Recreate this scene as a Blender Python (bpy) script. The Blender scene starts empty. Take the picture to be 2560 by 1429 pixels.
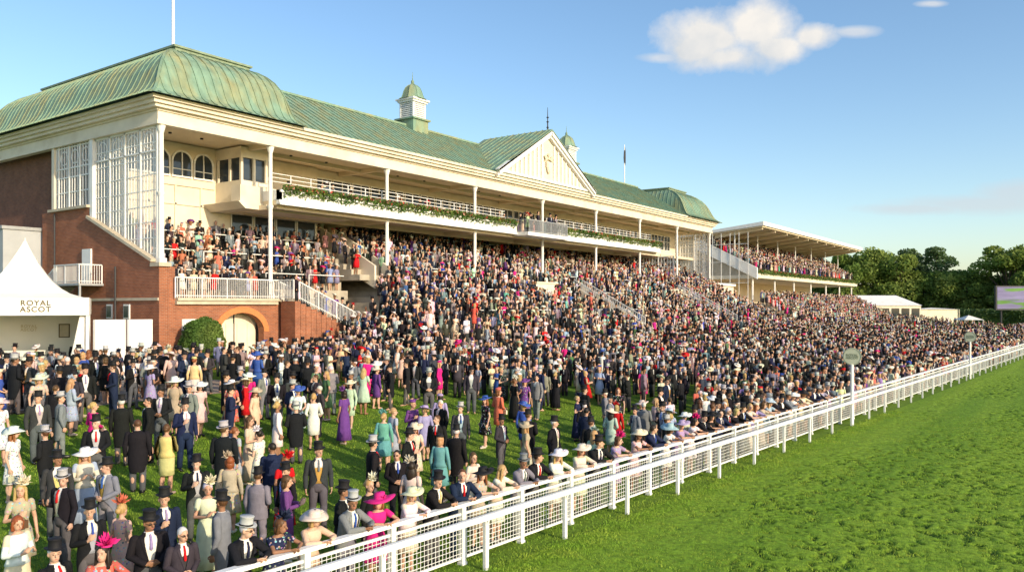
import bpy, math, random
import numpy as np
from mathutils import Vector, Matrix
random.seed(11); rng=np.random.default_rng(11)
scene=bpy.context.scene; COL=scene.collection
C5,S5=math.cos(math.radians(35.5)),math.sin(math.radians(35.5))
rad=math.radians
G0=1.65
def vf(u): return 10.9-.06*u          # mesh fence line
def vo(u): return vf(u)-.62           # running rail line
def gz(v): return min(G0,max(0.,.1*(v-12)))
def W(p): return (-p[1],p[0],p[2])

# ------------------------------------------------------------------ materials
def M(name,color=(.5,.5,.5),rough=.7,var=.12,scale=3.,bump=0.,bscale=40.,spec=.3,metal=0,src=None,stretch=(1,1,1),color2=None,lo=.4,hi=.6,alpha=None,emit=0,trans=0):
    m=bpy.data.materials.new(name); m.use_nodes=True; nt=m.node_tree; n=nt.nodes; l=nt.links
    b=n['Principled BSDF']; b.inputs['Roughness'].default_value=rough; b.inputs['Specular IOR Level'].default_value=spec; b.inputs['Metallic'].default_value=metal
    tc=n.new('ShaderNodeTexCoord'); mp=n.new('ShaderNodeMapping'); mp.inputs['Scale'].default_value=stretch; l.new(tc.outputs['Object'],mp.inputs[0])
    no=n.new('ShaderNodeTexNoise'); no.inputs['Scale'].default_value=scale; no.inputs['Detail'].default_value=5; l.new(mp.outputs[0],no.inputs['Vector'])
    if src=='obj': base=n.new('ShaderNodeObjectInfo').outputs['Color']
    elif src:
        at=n.new('ShaderNodeAttribute'); at.attribute_name=src; base=at.outputs['Color']
    else:
        r=n.new('ShaderNodeRGB'); r.outputs[0].default_value=(*color,1); base=r.outputs[0]
    if color2:
        n2=n.new('ShaderNodeTexNoise'); n2.inputs['Scale'].default_value=scale*.37; n2.inputs['Detail'].default_value=6; l.new(mp.outputs[0],n2.inputs['Vector'])
        mr=n.new('ShaderNodeMapRange'); mr.inputs[1].default_value=lo; mr.inputs[2].default_value=hi; l.new(n2.outputs[0],mr.inputs[0])
        mx=n.new('ShaderNodeMix'); mx.data_type='RGBA'; l.new(mr.outputs[0],mx.inputs[0]); l.new(base,mx.inputs[6]); mx.inputs[7].default_value=(*color2,1); base=mx.outputs[2]
    mr=n.new('ShaderNodeMapRange'); mr.inputs[1].default_value=.25; mr.inputs[2].default_value=.75; mr.inputs[3].default_value=1-var; mr.inputs[4].default_value=1+var
    l.new(no.outputs[0],mr.inputs[0]); hs=n.new('ShaderNodeHueSaturation'); l.new(base,hs.inputs['Color']); l.new(mr.outputs[0],hs.inputs['Value']); l.new(hs.outputs[0],b.inputs['Base Color'])
    if bump:
        nb=n.new('ShaderNodeTexNoise'); nb.inputs['Scale'].default_value=bscale; nb.inputs['Detail'].default_value=4; l.new(mp.outputs[0],nb.inputs['Vector'])
        bp=n.new('ShaderNodeBump'); bp.inputs['Strength'].default_value=bump; bp.inputs['Distance'].default_value=.03; l.new(nb.outputs[0],bp.inputs['Height']); l.new(bp.outputs[0],b.inputs['Normal'])
    if emit: l.new(hs.outputs[0],b.inputs['Emission Color']); b.inputs['Emission Strength'].default_value=emit
    if trans:
        tr=n.new('ShaderNodeBsdfTranslucent'); l.new(hs.outputs[0],tr.inputs[0]); ms=n.new('ShaderNodeMixShader'); ms.inputs[0].default_value=trans; l.new(b.outputs[0],ms.inputs[1]); l.new(tr.outputs[0],ms.inputs[2]); l.new(ms.outputs[0],n['Material Output'].inputs[0])
    return m
def brickmat(name,c1,c2,mortar):
    m=M(name,c1,rough=.85,var=.2,scale=1.2); nt=m.node_tree;n=nt.nodes;l=nt.links
    tc=n.new('ShaderNodeTexCoord'); sp=n.new('ShaderNodeSeparateXYZ'); l.new(tc.outputs['Object'],sp.inputs[0])
    ad=n.new('ShaderNodeMath'); l.new(sp.outputs[0],ad.inputs[0]); l.new(sp.outputs[1],ad.inputs[1])
    cb=n.new('ShaderNodeCombineXYZ'); l.new(ad.outputs[0],cb.inputs[0]); l.new(sp.outputs[2],cb.inputs[1])
    br=n.new('ShaderNodeTexBrick'); l.new(cb.outputs[0],br.inputs['Vector']); br.inputs['Scale'].default_value=1; br.inputs['Brick Width'].default_value=.24; br.inputs['Row Height'].default_value=.08; br.inputs['Mortar Size'].default_value=.008
    br.inputs['Color1'].default_value=(*c1,1); br.inputs['Color2'].default_value=(*c2,1); br.inputs['Mortar'].default_value=(*mortar,1)
    hs=[x for x in n if x.type=='HUE_SAT'][0]; l.new(br.outputs[0],hs.inputs['Color'])
    bp=n.new('ShaderNodeBump'); bp.invert=True; bp.inputs['Strength'].default_value=.5; bp.inputs['Distance'].default_value=.01; l.new(br.outputs[1],bp.inputs['Height']); l.new(bp.outputs[0],n['Principled BSDF'].inputs['Normal'])
    return m
cream=M('cream_paint',(.74,.66,.52),.55,.07,1.5,color2=(.64,.55,.41),lo=.5,hi=.75)
white=M('white_paint',(.80,.79,.76),.45,.06,2.,color2=(.66,.64,.58),lo=.55,hi=.85)
railw=M('rail_white',(.82,.82,.80),.4,.05,1.5,color2=(.70,.70,.66),lo=.55,hi=.8)
soff=M('soffit_paint',(.72,.60,.42),.6,.06,1.)
annexe_sh=M('annexe_wall_shaded',(.42,.44,.46),.8,.1,1.)  # pale annexe wall standing in shade; the shade is put into this grey
copper=M('copper_green',(.19,.30,.22),.62,.22,2.6,bump=.15,bscale=6,stretch=(1,1,.3),color2=(.27,.28,.15),lo=.42,hi=.7)
copper2=M('copper_green_ridge',(.22,.28,.19),.65,.25,3)
brick=brickmat('brick_red',(.37,.12,.052),(.26,.08,.037),(.30,.22,.16))
brick_sh=brickmat('brick_shaded',(.22,.085,.045),(.15,.06,.035),(.19,.14,.11))  # darker copy of the brick, shade of the recessed wall painted in
arch_b=M('arch_brick',(.55,.20,.07),.8,.15,8)
stone=M('stone_trim',(.52,.45,.34),.8,.15,3,bump=.1)
conc=M('concrete',(.42,.37,.29),.9,.2,2)
paving=M('paving',(.36,.28,.22),.9,.2,3,bump=.2)
glassd=M('window_glass',(.035,.045,.055),.06,.3,.6,spec=.6)
dark=M('dark_metal',(.04,.04,.045),.5,.1)
grey=M('grey_metal',(.35,.36,.37),.5,.1)
skin=M('skin',rough=.55,var=.06,scale=20,src='obj',spec=.35)
cloth=M('fabric',rough=.85,var=.14,scale=7,src='obj',spec=.15,bump=.35,bscale=14)
strawm=M('hat_fabric',rough=.7,var=.08,scale=14,src='obj',spec=.25)
hairm=M('hair',rough=.5,var=.3,scale=50,src='obj',stretch=(1,1,.2))
eyem=M('eye_dark',(.03,.02,.015),.3); lipm=M('lips',(.42,.13,.11),.5)
leather=M('shoe_leather',rough=.35,src='obj',var=.05,spec=.5)
crowdm=M('crowd_fabric',rough=.8,var=.15,scale=6,src='Col',spec=.2)
tentm=M('tent_fabric',(.80,.77,.70),.6,.05,1,bump=.15,bscale=1.5)
gold=M('crest_ochre',(.60,.53,.38),.5,.2,8)
leafm=M('leaf',(.07,.14,.025),.7,.45,1.3,color2=(.14,.20,.04),trans=.2)
leafd=M('tree_leaf',(.17,.25,.05),.75,.4,.35,color2=(.27,.33,.075),trans=.4)
leafc=M('conifer_leaf',(.095,.16,.06),.75,.4,.35,color2=(.14,.20,.07),trans=.3)
bark=M('bark',(.10,.075,.05),.9,.3,4,bump=.4)
redf=M('red_flower',(.5,.05,.04),.6,.2); pinkf=M('pink_flower',(.55,.28,.2),.6,.2)
def patterned(name,sc):
    m=M(name,rough=.85,var=.1,scale=9,src='obj',spec=.15); nt=m.node_tree;n=nt.nodes;l=nt.links
    tc=n.new('ShaderNodeTexCoord'); vo_=n.new('ShaderNodeTexVoronoi'); vo_.inputs['Scale'].default_value=sc; l.new(tc.outputs['Object'],vo_.inputs['Vector'])
    rp=n.new('ShaderNodeValToRGB'); rp.color_ramp.elements[0].position=.30; rp.color_ramp.elements[0].color=(1,1,1,1); rp.color_ramp.elements[1].position=.36; rp.color_ramp.elements[1].color=(0,0,0,1); l.new(vo_.outputs['Distance'],rp.inputs[0])
    hs=[x for x in n if x.type=='HUE_SAT'][0]; sat=n.new('ShaderNodeHueSaturation'); sat.inputs['Saturation'].default_value=.65; sat.inputs['Value'].default_value=.55; l.new(vo_.outputs['Color'],sat.inputs['Color'])
    mx=n.new('ShaderNodeMix'); mx.data_type='RGBA'; l.new(rp.outputs[0],mx.inputs[0]); l.new(hs.outputs[0],mx.inputs[6]); l.new(sat.outputs[0],mx.inputs[7]); l.new(mx.outputs[2],n['Principled BSDF'].inputs['Base Color'])
    return m
floral=patterned('floral_fabric',19)
def clearglass():
    m=bpy.data.materials.new('clear_glazing'); m.use_nodes=True; nt=m.node_tree;n=nt.nodes;l=nt.links
    n.remove(n['Principled BSDF']); o=n['Material Output']; t=n.new('ShaderNodeBsdfTransparent'); g=n.new('ShaderNodeBsdfGlossy'); g.inputs['Roughness'].default_value=.05; d=n.new('ShaderNodeBsdfDiffuse'); d.inputs[0].default_value=(.85,.82,.75,1)
    m1=n.new('ShaderNodeMixShader'); m1.inputs[0].default_value=.08; m2=n.new('ShaderNodeMixShader'); m2.inputs[0].default_value=.32
    l.new(t.outputs[0],m1.inputs[1]); l.new(g.outputs[0],m1.inputs[2]); l.new(m1.outputs[0],m2.inputs[1]); l.new(d.outputs[0],m2.inputs[2]); l.new(m2.outputs[0],o.inputs[0]); return m
cglass=clearglass()
def grassmat(name,a,b_,cc,pit=False,s1=.25):
    m=M(name,a,.9,.4,9,bump=.9,bscale=38,spec=.15); nt=m.node_tree;n=nt.nodes;l=nt.links
    hs=[x for x in n if x.type=='HUE_SAT'][0]; tc=n.new('ShaderNodeTexCoord')
    def nz(sc,det=4,st=(1,1,1)):
        mp=n.new('ShaderNodeMapping'); mp.inputs['Scale'].default_value=st; l.new(tc.outputs['Object'],mp.inputs[0])
        x=n.new('ShaderNodeTexNoise'); x.inputs['Scale'].default_value=sc; x.inputs['Detail'].default_value=det; l.new(mp.outputs[0],x.inputs['Vector']); return x.outputs[0]
    def mix(f,A,B,lo,hi):
        mr=n.new('ShaderNodeMapRange'); mr.inputs[1].default_value=lo; mr.inputs[2].default_value=hi; l.new(f,mr.inputs[0]); mx=n.new('ShaderNodeMix'); mx.data_type='RGBA'; l.new(mr.outputs[0],mx.inputs[0])
        for i,x in ((6,A),(7,B)):
            if isinstance(x,tuple): mx.inputs[i].default_value=(*x,1)
            else: l.new(x,mx.inputs[i])
        return mx.outputs[2]
    c1=mix(nz(s1,4,(2.2,.10,1)),a,b_,.40,.60); c2=mix(nz(3.,6),c1,cc,.48,.78)
    if pit:
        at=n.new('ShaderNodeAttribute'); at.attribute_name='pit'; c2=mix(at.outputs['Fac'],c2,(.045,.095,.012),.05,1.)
    l.new(c2,hs.inputs['Color']); return m
lawn=grassmat('lawn_grass',(.105,.19,.017),(.135,.22,.021),(.08,.15,.014))
TG=((.155,.275,.020),(.215,.335,.027),(.115,.22,.016))
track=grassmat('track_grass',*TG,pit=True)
trackf=grassmat('track_grass_plain',*TG)
blade=M('grass_blade',(.155,.28,.02),.8,.4,3.,color2=(.25,.34,.035))

# ------------------------------------------------------------------ mesh builder
class MB:
    def __init__(s,raw=False): s.v=[];s.f=[];s.m=[];s.raw=raw
    def add(s,vs,fs,m=0):
        o=len(s.v); s.v.extend([tuple(p) for p in vs])
        for f in fs: s.f.append(tuple(i+o for i in f)); s.m.append(m)
    def hexa(s,P,m=0): s.add(P,[(0,3,2,1),(4,5,6,7),(0,1,5,4),(1,2,6,5),(2,3,7,6),(3,0,4,7)],m)
    def box(s,u0,u1,v0,v1,z0,z1,m=0): s.hexa([(u0,v0,z0),(u1,v0,z0),(u1,v1,z0),(u0,v1,z0),(u0,v0,z1),(u1,v0,z1),(u1,v1,z1),(u0,v1,z1)],m)
    def beam(s,p,q,w,h=None,m=0):
        h=h or w; p=Vector(p);q=Vector(q); d=(q-p).normalized(); up=Vector((0,0,1)) if abs(d.z)<.95 else Vector((0,1,0))
        a=d.cross(up).normalized()*w/2; b=a.cross(d).normalized()*h/2
        s.hexa([p-a-b,p+a-b,p+a+b,p-a+b,q-a-b,q+a-b,q+a+b,q-a+b],m)
    def tube(s,p,q,r0,r1,n=10,m=0,caps=0,sx=1):
        p=Vector(p);q=Vector(q); d=(q-p); L=d.length; d=d/L if L>1e-6 else Vector((0,0,1)); up=Vector((0,0,1)) if abs(d.z)<.9 else Vector((0,1,0))
        a=d.cross(up).normalized(); b=a.cross(d).normalized(); rs=[]
        for j in range(caps): t=math.pi/2*j/caps; rs.append((p-d*r0*math.cos(t),r0*max(.02,math.sin(t))))
        rs.append((p,r0)); rs.append((q,r1))
        for j in range(caps-1,-1,-1): t=math.pi/2*j/caps; rs.append((q+d*r1*math.cos(t),r1*max(.02,math.sin(t))))
        vs=[];fs=[]
        for c_,r in rs:
            for i in range(n): t=2*math.pi*i/n; vs.append(c_+a*math.cos(t)*r+b*math.sin(t)*r)
        k=len(rs)
        for j in range(k-1):
            for i in range(n): i2=(i+1)%n; fs.append((j*n+i,j*n+i2,(j+1)*n+i2,(j+1)*n+i))
        fs.append(tuple(range(n))[::-1]); fs.append(tuple((k-1)*n+i for i in range(n))); s.add(vs,fs,m)
    def ell(s,c_,rx,ry,rz,n=14,k=9,m=0):
        vs=[];fs=[]
        for j in range(k+1):
            t=math.pi*(j+.001)/(k+.002)
            for i in range(n): a=2*math.pi*i/n; vs.append((c_[0]+rx*math.sin(t)*math.cos(a),c_[1]+ry*math.sin(t)*math.sin(a),c_[2]-rz*math.cos(t)))
        for j in range(k):
            for i in range(n): i2=(i+1)%n; fs.append((j*n+i,j*n+i2,(j+1)*n+i2,(j+1)*n+i))
        fs.append(tuple(range(n))[::-1]); fs.append(tuple(k*n+i for i in range(n))); s.add(vs,fs,m)
    def loft(s,rings,n=20,bend=None,fold=None,m=0,caps=True):
        vs=[];fs=[]
        for r in rings:
            z,rx,ry=r[:3]; cy=r[3] if len(r)>3 else 0
            for i in range(n):
                t=2*math.pi*i/n; k=1+(fold(z,t) if fold else 0); p=(rx*math.cos(t)*k,cy+ry*math.sin(t)*k,z); vs.append(bend(p) if bend else p)
        for j in range(len(rings)-1):
            for i in range(n): i2=(i+1)%n; fs.append((j*n+i,j*n+i2,(j+1)*n+i2,(j+1)*n+i))
        if caps: fs.append(tuple(range(n))[::-1]); fs.append(tuple((len(rings)-1)*n+i for i in range(n)))
        s.add(vs,fs,m)
    def prism(s,poly,ax,a0,a1,m=0):
        def P(p,a): return (a,p[0],p[1]) if ax=='u' else ((p[0],a,p[1]) if ax=='v' else (p[0],p[1],a))
        n=len(poly); s.add([P(p,a0) for p in poly]+[P(p,a1) for p in poly],[tuple(range(n))[::-1],tuple(range(n,2*n))]+[(i,(i+1)%n,n+(i+1)%n,n+i) for i in range(n)],m)
    def mesh(s,name,mats,off=Vector((0,0,0)),smooth=False):
        me=bpy.data.meshes.new(name); vs=s.v if s.raw else [W(p) for p in s.v]
        me.from_pydata([(p[0]-off.x,p[1]-off.y,p[2]-off.z) for p in vs],[],s.f)
        for m in mats: me.materials.append(m)
        me.polygons.foreach_set('material_index',s.m)
        if smooth: me.polygons.foreach_set('use_smooth',[True]*len(s.f))
        me.update(); return me
WL={}
def link(o,parent=None,loc=None):
    COL.objects.link(o)
    if parent is not None:
        o.parent=parent; WL[o.name]=WL[parent.name]
    else: WL[o.name]=Vector(loc) if loc is not None else Vector((0,0,0))
    return o
def thing(name,label,cat,p,group=None,kind=None):
    o=bpy.data.objects.new(name,None); o.location=W(p); o.empty_display_size=.3; link(o,None,W(p)); o["label"]=label;o["category"]=cat
    if group:o["group"]=group
    if kind:o["kind"]=kind
    return o
def part(mb,name,parent,mats,smooth=False,label=None,kind=None):
    if not isinstance(mats,(list,tuple)): mats=[mats]
    o=bpy.data.objects.new(name,mb.mesh(name,mats,WL[parent.name],smooth)); link(o,parent)
    if label:o["label"]=label
    if kind:o["kind"]=kind
    return o
def solo(mb,name,mats,label,cat,kind=None,smooth=False,p=(0,0,0),group=None):
    if not isinstance(mats,(list,tuple)): mats=[mats]
    o=bpy.data.objects.new(name,mb.mesh(name,mats,Vector(W(p)),smooth)); o.location=W(p); link(o,None,W(p)); o["label"]=label;o["category"]=cat
    if kind:o["kind"]=kind
    if group:o["group"]=group
    return o
def npmesh(name,V,F,mats,mi=None):
    me=bpy.data.meshes.new(name); k=F.shape[1]; me.vertices.add(len(V)); me.vertices.foreach_set('co',V.astype(np.float32).ravel())
    me.loops.add(F.size); me.loops.foreach_set('vertex_index',F.astype(np.int32).ravel()); me.polygons.add(len(F)); me.polygons.foreach_set('loop_start',np.arange(0,F.size,k,dtype=np.int32)); me.polygons.foreach_set('loop_total',np.full(len(F),k,dtype=np.int32))
    for m in mats: me.materials.append(m)
    if mi is not None: me.polygons.foreach_set('material_index',mi.astype(np.int32))
    me.update(calc_edges=True); return me
def leafmesh(name,P,size,mats,mi=None):
    N=len(P); a=rng.normal(size=(N,3)); a/=np.linalg.norm(a,axis=1)[:,None]; b=rng.normal(size=(N,3)); b-=a*(a*b).sum(1)[:,None]; b/=np.linalg.norm(b,axis=1)[:,None]
    sz=(size*(.6+.8*rng.random(N)))[:,None]/2; V=np.stack([P-a*sz,P-b*sz*.7,P+a*sz,P+b*sz*.7],1).reshape(-1,3); F=np.arange(4*N).reshape(-1,4); return npmesh(name,V,F,mats,mi)

# ------------------------------------------------------------------ ground
mb=MB(); us=[-300,-50,0,20,40,60,80,100,130,170,230,400,900,3000]; vs_=[-2500,-600,-100,-20,0,6,12,17,22,28.5,32,40,60,120,600,3000]
vv=[(u,v,gz(v)) for u in us for v in vs_]; nv=len(vs_)
mb.add(vv,[(i*nv+j,(i+1)*nv+j,(i+1)*nv+j+1,i*nv+j+1) for i in range(len(us)-1) for j in range(nv-1)])
solo(mb,'ground',lawn,'green spectators lawn sloping up from the racecourse','ground','structure')
mb=MB(); ul=[-60,0,20,60,110,200,400,1500]
for a,b in zip(ul[:-1],ul[1:]): mb.add([(a,-800,.004),(b,-800,.004),(b,max(-40,vo(b)-.1),.004),(a,vo(a)-.1,.004)],[(0,1,2,3)])
solo(mb,'racetrack_turf',trackf,'bright green turf racetrack beside the white rails','racetrack','structure')
nu,nw=1300,260
uu=7+75*np.linspace(0,1,nu)**1.25; tt=np.linspace(0,1,nw)
def vnoise(x,y,sc,seed):
    r=np.random.default_rng(seed); G=r.random((256,256)); X=x/sc; Y=y/sc; xi=np.floor(X).astype(int); yi=np.floor(Y).astype(int); fx=X-xi; fy=Y-yi; fx=fx*fx*(3-2*fx); fy=fy*fy*(3-2*fy)
    g=lambda a,b:G[a%256,b%256]
    return (g(xi,yi)*(1-fx)+g(xi+1,yi)*fx)*(1-fy)+(g(xi,yi+1)*(1-fx)+g(xi+1,yi+1)*fx)*fy
U,T=np.meshgrid(uu,tt,indexing='ij'); Vv=-5+T*((10.9-.06*U-.72)+5)
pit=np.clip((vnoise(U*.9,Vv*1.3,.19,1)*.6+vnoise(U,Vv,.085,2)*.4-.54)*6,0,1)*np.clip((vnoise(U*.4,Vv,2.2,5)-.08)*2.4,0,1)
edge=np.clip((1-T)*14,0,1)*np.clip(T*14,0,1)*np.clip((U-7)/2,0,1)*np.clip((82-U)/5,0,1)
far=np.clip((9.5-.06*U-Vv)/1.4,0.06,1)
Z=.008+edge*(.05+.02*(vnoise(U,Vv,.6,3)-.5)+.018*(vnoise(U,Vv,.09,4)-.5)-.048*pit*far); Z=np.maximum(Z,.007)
V=np.stack([-Vv,U,Z],-1).reshape(-1,3); idx=np.arange(nu*nw).reshape(nu,nw); F=np.stack([idx[:-1,:-1],idx[1:,:-1],idx[1:,1:],idx[:-1,1:]],-1).reshape(-1,4)
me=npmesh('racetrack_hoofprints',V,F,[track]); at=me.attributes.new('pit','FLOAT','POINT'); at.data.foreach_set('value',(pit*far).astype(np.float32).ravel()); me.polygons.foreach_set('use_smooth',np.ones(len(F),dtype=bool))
o=link(bpy.data.objects.new('racetrack_hoofprints',me)); o["label"]='trodden racetrack turf marked with hoof prints';o["category"]='racetrack';o["kind"]='structure'
def blades(name,N,fu,fv,h,label,zf):
    u=fu(N); v=fv(u); z=zf(u,v); ang=rng.random(N)*6.283; w=.010; hh=h*(.5+rng.random(N)); lx=rng.normal(size=N)*h*.45; ly=rng.normal(size=N)*h*.45
    A=np.stack([-v-np.cos(ang)*w,u-np.sin(ang)*w,z],1);B=np.stack([-v+np.cos(ang)*w,u+np.sin(ang)*w,z],1);Cc=np.stack([-v+lx,u+ly,z+hh],1)
    V=np.stack([A,B,Cc],1).reshape(-1,3); me=npmesh(name,V,np.arange(3*N).reshape(-1,3),[blade]); o=link(bpy.data.objects.new(name,me)); o["label"]=label;o["category"]='grass';o["kind"]='stuff'
blades('turf_grass',180000,lambda N:9+34*rng.random(N)**1.7,lambda u:-1+rng.random(len(u))*(10.9-.06*u-.6+1),.038,'short grass blades on the racetrack turf',lambda u,v:np.full(len(u),.034))
blades('lawn_grass',90000,lambda N:6+26*rng.random(N)**1.3,lambda u:10.9-.06*u-.6+rng.random(len(u))*18,.045,'short grass blades of the spectators lawn',lambda u,v:np.clip(.1*(v-12),0,G0))
mb=MB()
for a,b in ((28.6,32),(32,39.3)): mb.add([(-20,a,gz(a)+.004),(23,a,gz(a)+.004),(23,b,gz(b)+.004),(-20,b,gz(b)+.004)],[(0,1,2,3)])
solo(mb,'paved_path',paving,'brown paved path in front of the brick building','path','structure')

# ------------------------------------------------------------------ fences
fence=thing('mesh_fence','long white rail fence with wire mesh panels, spectators leaning on it','fence',(10,vf(10),0))
u=3.0; k=0
while u<150:
    if k<100:
        mb=MB(); v=vf(u); mb.box(u-.06,u+.06,v-.055,v+.055,0,1.16); mb.box(u-.075,u+.075,v-.07,v+.07,0,.05); part(mb,'post',fence,railw)
    u+=1.9;k+=1
mb=MB(); 
for a in range(3,149,4): mb.beam((a,vf(a),1.2),(a+4.0,vf(a+4.0),1.2),.15,.07)
part(mb,'top_rail',fence,railw)
mb=MB()
for a in range(3,149,4): mb.beam((a,vf(a),1.02),(a+4,vf(a+4),1.02),.04,.05)
part(mb,'middle_rail',fence,railw)
mb=MB()
for a in range(3,149,4): mb.beam((a,vf(a),.14),(a+4,vf(a+4),.14),.04,.05)
part(mb,'lower_rail',fence,railw)
mb=MB(); a=3.
while a<75: mb.beam((a,vf(a)-.03,.16),(a,vf(a)-.03,1.0),.009); a+=.1
for zz in np.arange(.24,1.0,.1): mb.beam((3,vf(3)-.03,zz),(149,vf(149)-.03,zz),.009)
part(mb,'wire_mesh',fence,railw)
rr=thing('running_rail','white running rail on posts along the racetrack edge','rail',(12.5,vo(12.5),0))
u=1.7
while u<190:
    mb=MB(); v=vo(u); mb.beam((u,v+.02,0),(u,v+.02,1.0),.1,.07); mb.beam((u,v+.02,.86),(u,v-.04,1.02),.06); part(mb,'post',rr,railw); u+=2.7
mb=MB()
for a in range(0,190,5): mb.beam((a,vo(a)-.02,1.05),(a+5,vo(a+5)-.02,1.05),.085,.11)
part(mb,'rail',rr,railw)

# ------------------------------------------------------------------ grandstand
GS=thing('grandstand','old brick and cream grandstand with green copper roof, packed with racegoers','grandstand',(23.3,39.7,G0))
def rail(mb,p,q,h=1.05,sp=.13,w=.025,m=0,tw=.06):
    p=Vector(p);q=Vector(q);L=(q-p).length;n=max(1,int(L/sp)); up=Vector((0,0,h))
    mb.beam(p+up,q+up,tw,tw,m); mb.beam(p+Vector((0,0,.12)),q+Vector((0,0,.12)),.035,.035,m)
    for i in range(n+1):
        x=p.lerp(q,i/n); ww=w if i%12 else .06; mb.beam(x,x+up,ww,ww,m)
mb=MB(); mb.prism([(39.4,1.2),(52.4,1.2),(52.4,10.9),(46.6,10.9),(46.6,10.25),(40.1,7.6),(40.1,7.3),(39.4,7.3)],'u',23.3,23.8)
part(mb,'side_wall',GS,brick)
mb=MB(); mb.beam((23.5,39.9,7.62),(23.5,46.7,10.36),.75,.16); mb.box(23.1,23.9,46.6,51.3,10.9,11.05); mb.box(23.22,23.9,39.25,40.15,7.3,7.5); mb.box(23.22,23.29,39.4,52.4,5.5,5.65)
part(mb,'coping',GS,stone)
mb=MB(); mb.box(24.0,24.5,51.2,61,1.2,15.0); part(mb,'side_wall',GS,brick_sh,label='upper brick wall with shade put into its colour')
for uu_,v,zt_ in ((23.9,51.9,14.6),(23.2,43.6,7.4),(23.2,50.6,10.8)):
    mb=MB(); mb.tube((uu_,v,1.6),(uu_,v,zt_),.055,.055,8); part(mb,'drainpipe',GS,dark)
mb=MB(); mb.prism([(39.39,1.2),(40.2,1.2),(40.2,7.3),(39.39,7.3)],'u',23.805,24.2); part(mb,'brick_pier',GS,brick)
mb=MB(); fy0,fy1=39.4,39.9
mb.box(24.2,26.9,fy0,fy1,1.2,5.5)
ac=28.4;ar=1.5;zs=3.7;N=14
for i in range(N):
    a0=math.pi-math.pi*i/N;a1=math.pi-math.pi*(i+1)/N
    p0=(ac+ar*math.cos(a0),zs+ar*.75*math.sin(a0));p1=(ac+ar*math.cos(a1),zs+ar*.75*math.sin(a1)); mb.prism([p0,p1,(p1[0],5.5),(p0[0],5.5)],'v',fy0,fy1)
mb.prism([(29.9,1.2),(37.2,1.2),(37.2,3.0),(30.8,5.5),(29.9,5.5)],'v',fy0,fy1)
part(mb,'front_wall',GS,brick)
mb=MB()
for i in range(N):
    a0=math.pi-math.pi*i/N;a1=math.pi-math.pi*(i+1)/N; q=lambda a,r:(ac+r*math.cos(a),zs+(r-.375)*math.sin(a)*1.0)
    mb.prism([q(a0,1.5),q(a1,1.5),q(a1,1.85),q(a0,1.85)],'v',fy0-.05,fy0-.003)
part(mb,'arch',GS,arch_b)
mb=MB(); mb.box(26.9,29.9,40.2,40.3,1.3,5.3); mb.box(28.35,28.42,40.15,40.2,1.7,4.9,1)
for x in (27.0,27.75,28.5,29.2): mb.box(x+.1,x+.6,40.16,40.2,2.3,4.2)
part(mb,'door',GS,[cream,dark])
mb=MB(); mb.box(24.6,25.5,39.34,39.4,1.7,4.5); mb.box(24.68,25.02,39.31,39.34,1.9,4.3); mb.box(25.08,25.42,39.31,39.34,1.9,4.3); part(mb,'door',GS,white)
mb=MB(); mb.box(24.2,30.8,39.1,41.0,5.5,5.65); mb.box(24.2,30.8,39.2,39.39,5.3,5.5); mb.beam((30.8,39.25,5.56),(37.2,39.25,3.06),.5,.14); part(mb,'balcony_slab',GS,stone)
mb=MB(); rail(mb,(24.1,39.2,5.65),(30.8,39.2,5.65),1.1); rail(mb,(30.8,39.2,5.65),(37.9,39.2,2.85),1.05); rail(mb,(31.2,37.8,5.6),(38.2,37.8,2.75),1.05); rail(mb,(30.8,37.8,5.65),(30.8,39.2,5.65),1.1)
part(mb,'railing',GS,white)
mb=MB()
for i in range(19): u0=30.9+i*.4; mb.box(u0,u0+.42,37.8,39.1,1.3,5.5-i*.165)
part(mb,'stairs',GS,[brick])
mb=MB(); mb.box(21.9,23.28,45,48,6.35,6.47); mb.beam((22.0,45.1,1.6),(22.0,45.1,6.35),.1); mb.beam((22.0,47.9,1.6),(22.0,47.9,6.35),.1); mb.beam((22.6,48,6.35),(22.6,52.5,3.9),1.1,.12); part(mb,'landing',GS,grey)
mb=MB(); rail(mb,(21.95,45.05,6.47),(21.95,47.95,6.47)); rail(mb,(23.2,45.05,6.47),(21.95,45.05,6.47)); rail(mb,(22.1,48,6.47),(22.1,52.5,4.0)); part(mb,'railing',GS,white)
mb=MB(); mb.box(23.2,23.29,46.3,47.3,6.47,8.5); part(mb,'door',GS,white)
for v0 in (42.2,44.0):
    mb=MB(); mb.box(23.22,23.29,v0,v0+.6,4.5,5.3); mb.box(23.19,23.22,v0+.08,v0+.52,4.58,5.22,1); part(mb,'window',GS,[white,glassd])
# terraces
LV=[]   # (u0,u1,v0,v1,z)
for k in range(0,22):
    z=G0+.38*(k+1); v0=28.6+.8*k; uk=33+.62*min(k,14)
    if v0<39.4:
        if uk<38.3: LV.append((uk,38.3,v0,37.7,z))
        LV.append((max(38.3,uk),101,v0,46.6,z))
    else: LV.append((38.0,101,v0,46.6,z))
LV=[q for q in LV if q[3]>q[2]]
mb=MB()
for u0,u1,v0,v1,z in LV: mb.box(u0,u1,v0,v1,z-.38,z)
part(mb,'terrace',GS,conc)
mb=MB(); mb.box(24.2,37.98,41.0,44.6,1.4,5.65); LB=[]
for j in range(5): v0=40.95+.66*j; z=5.65+.6*(j+1); LB.append((v0,z)); mb.box(23.85,37.98,v0,44.6,z-.6,z)
part(mb,'terrace',GS,conc)
def stand_z(u,v):
    if 23.8<u<38 and 39.3<v<44.4:
        z=5.65
        for v0,zz in LB:
            if v>=v0: z=zz
        return z
    z=gz(v)
    for u0,u1,v0,v1,zz in LV:
        if u0<=u<=u1 and v0<=v<=v1: z=max(z,zz)
    return z
def zt(v): return G0+.475*(v-28.2)
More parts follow.
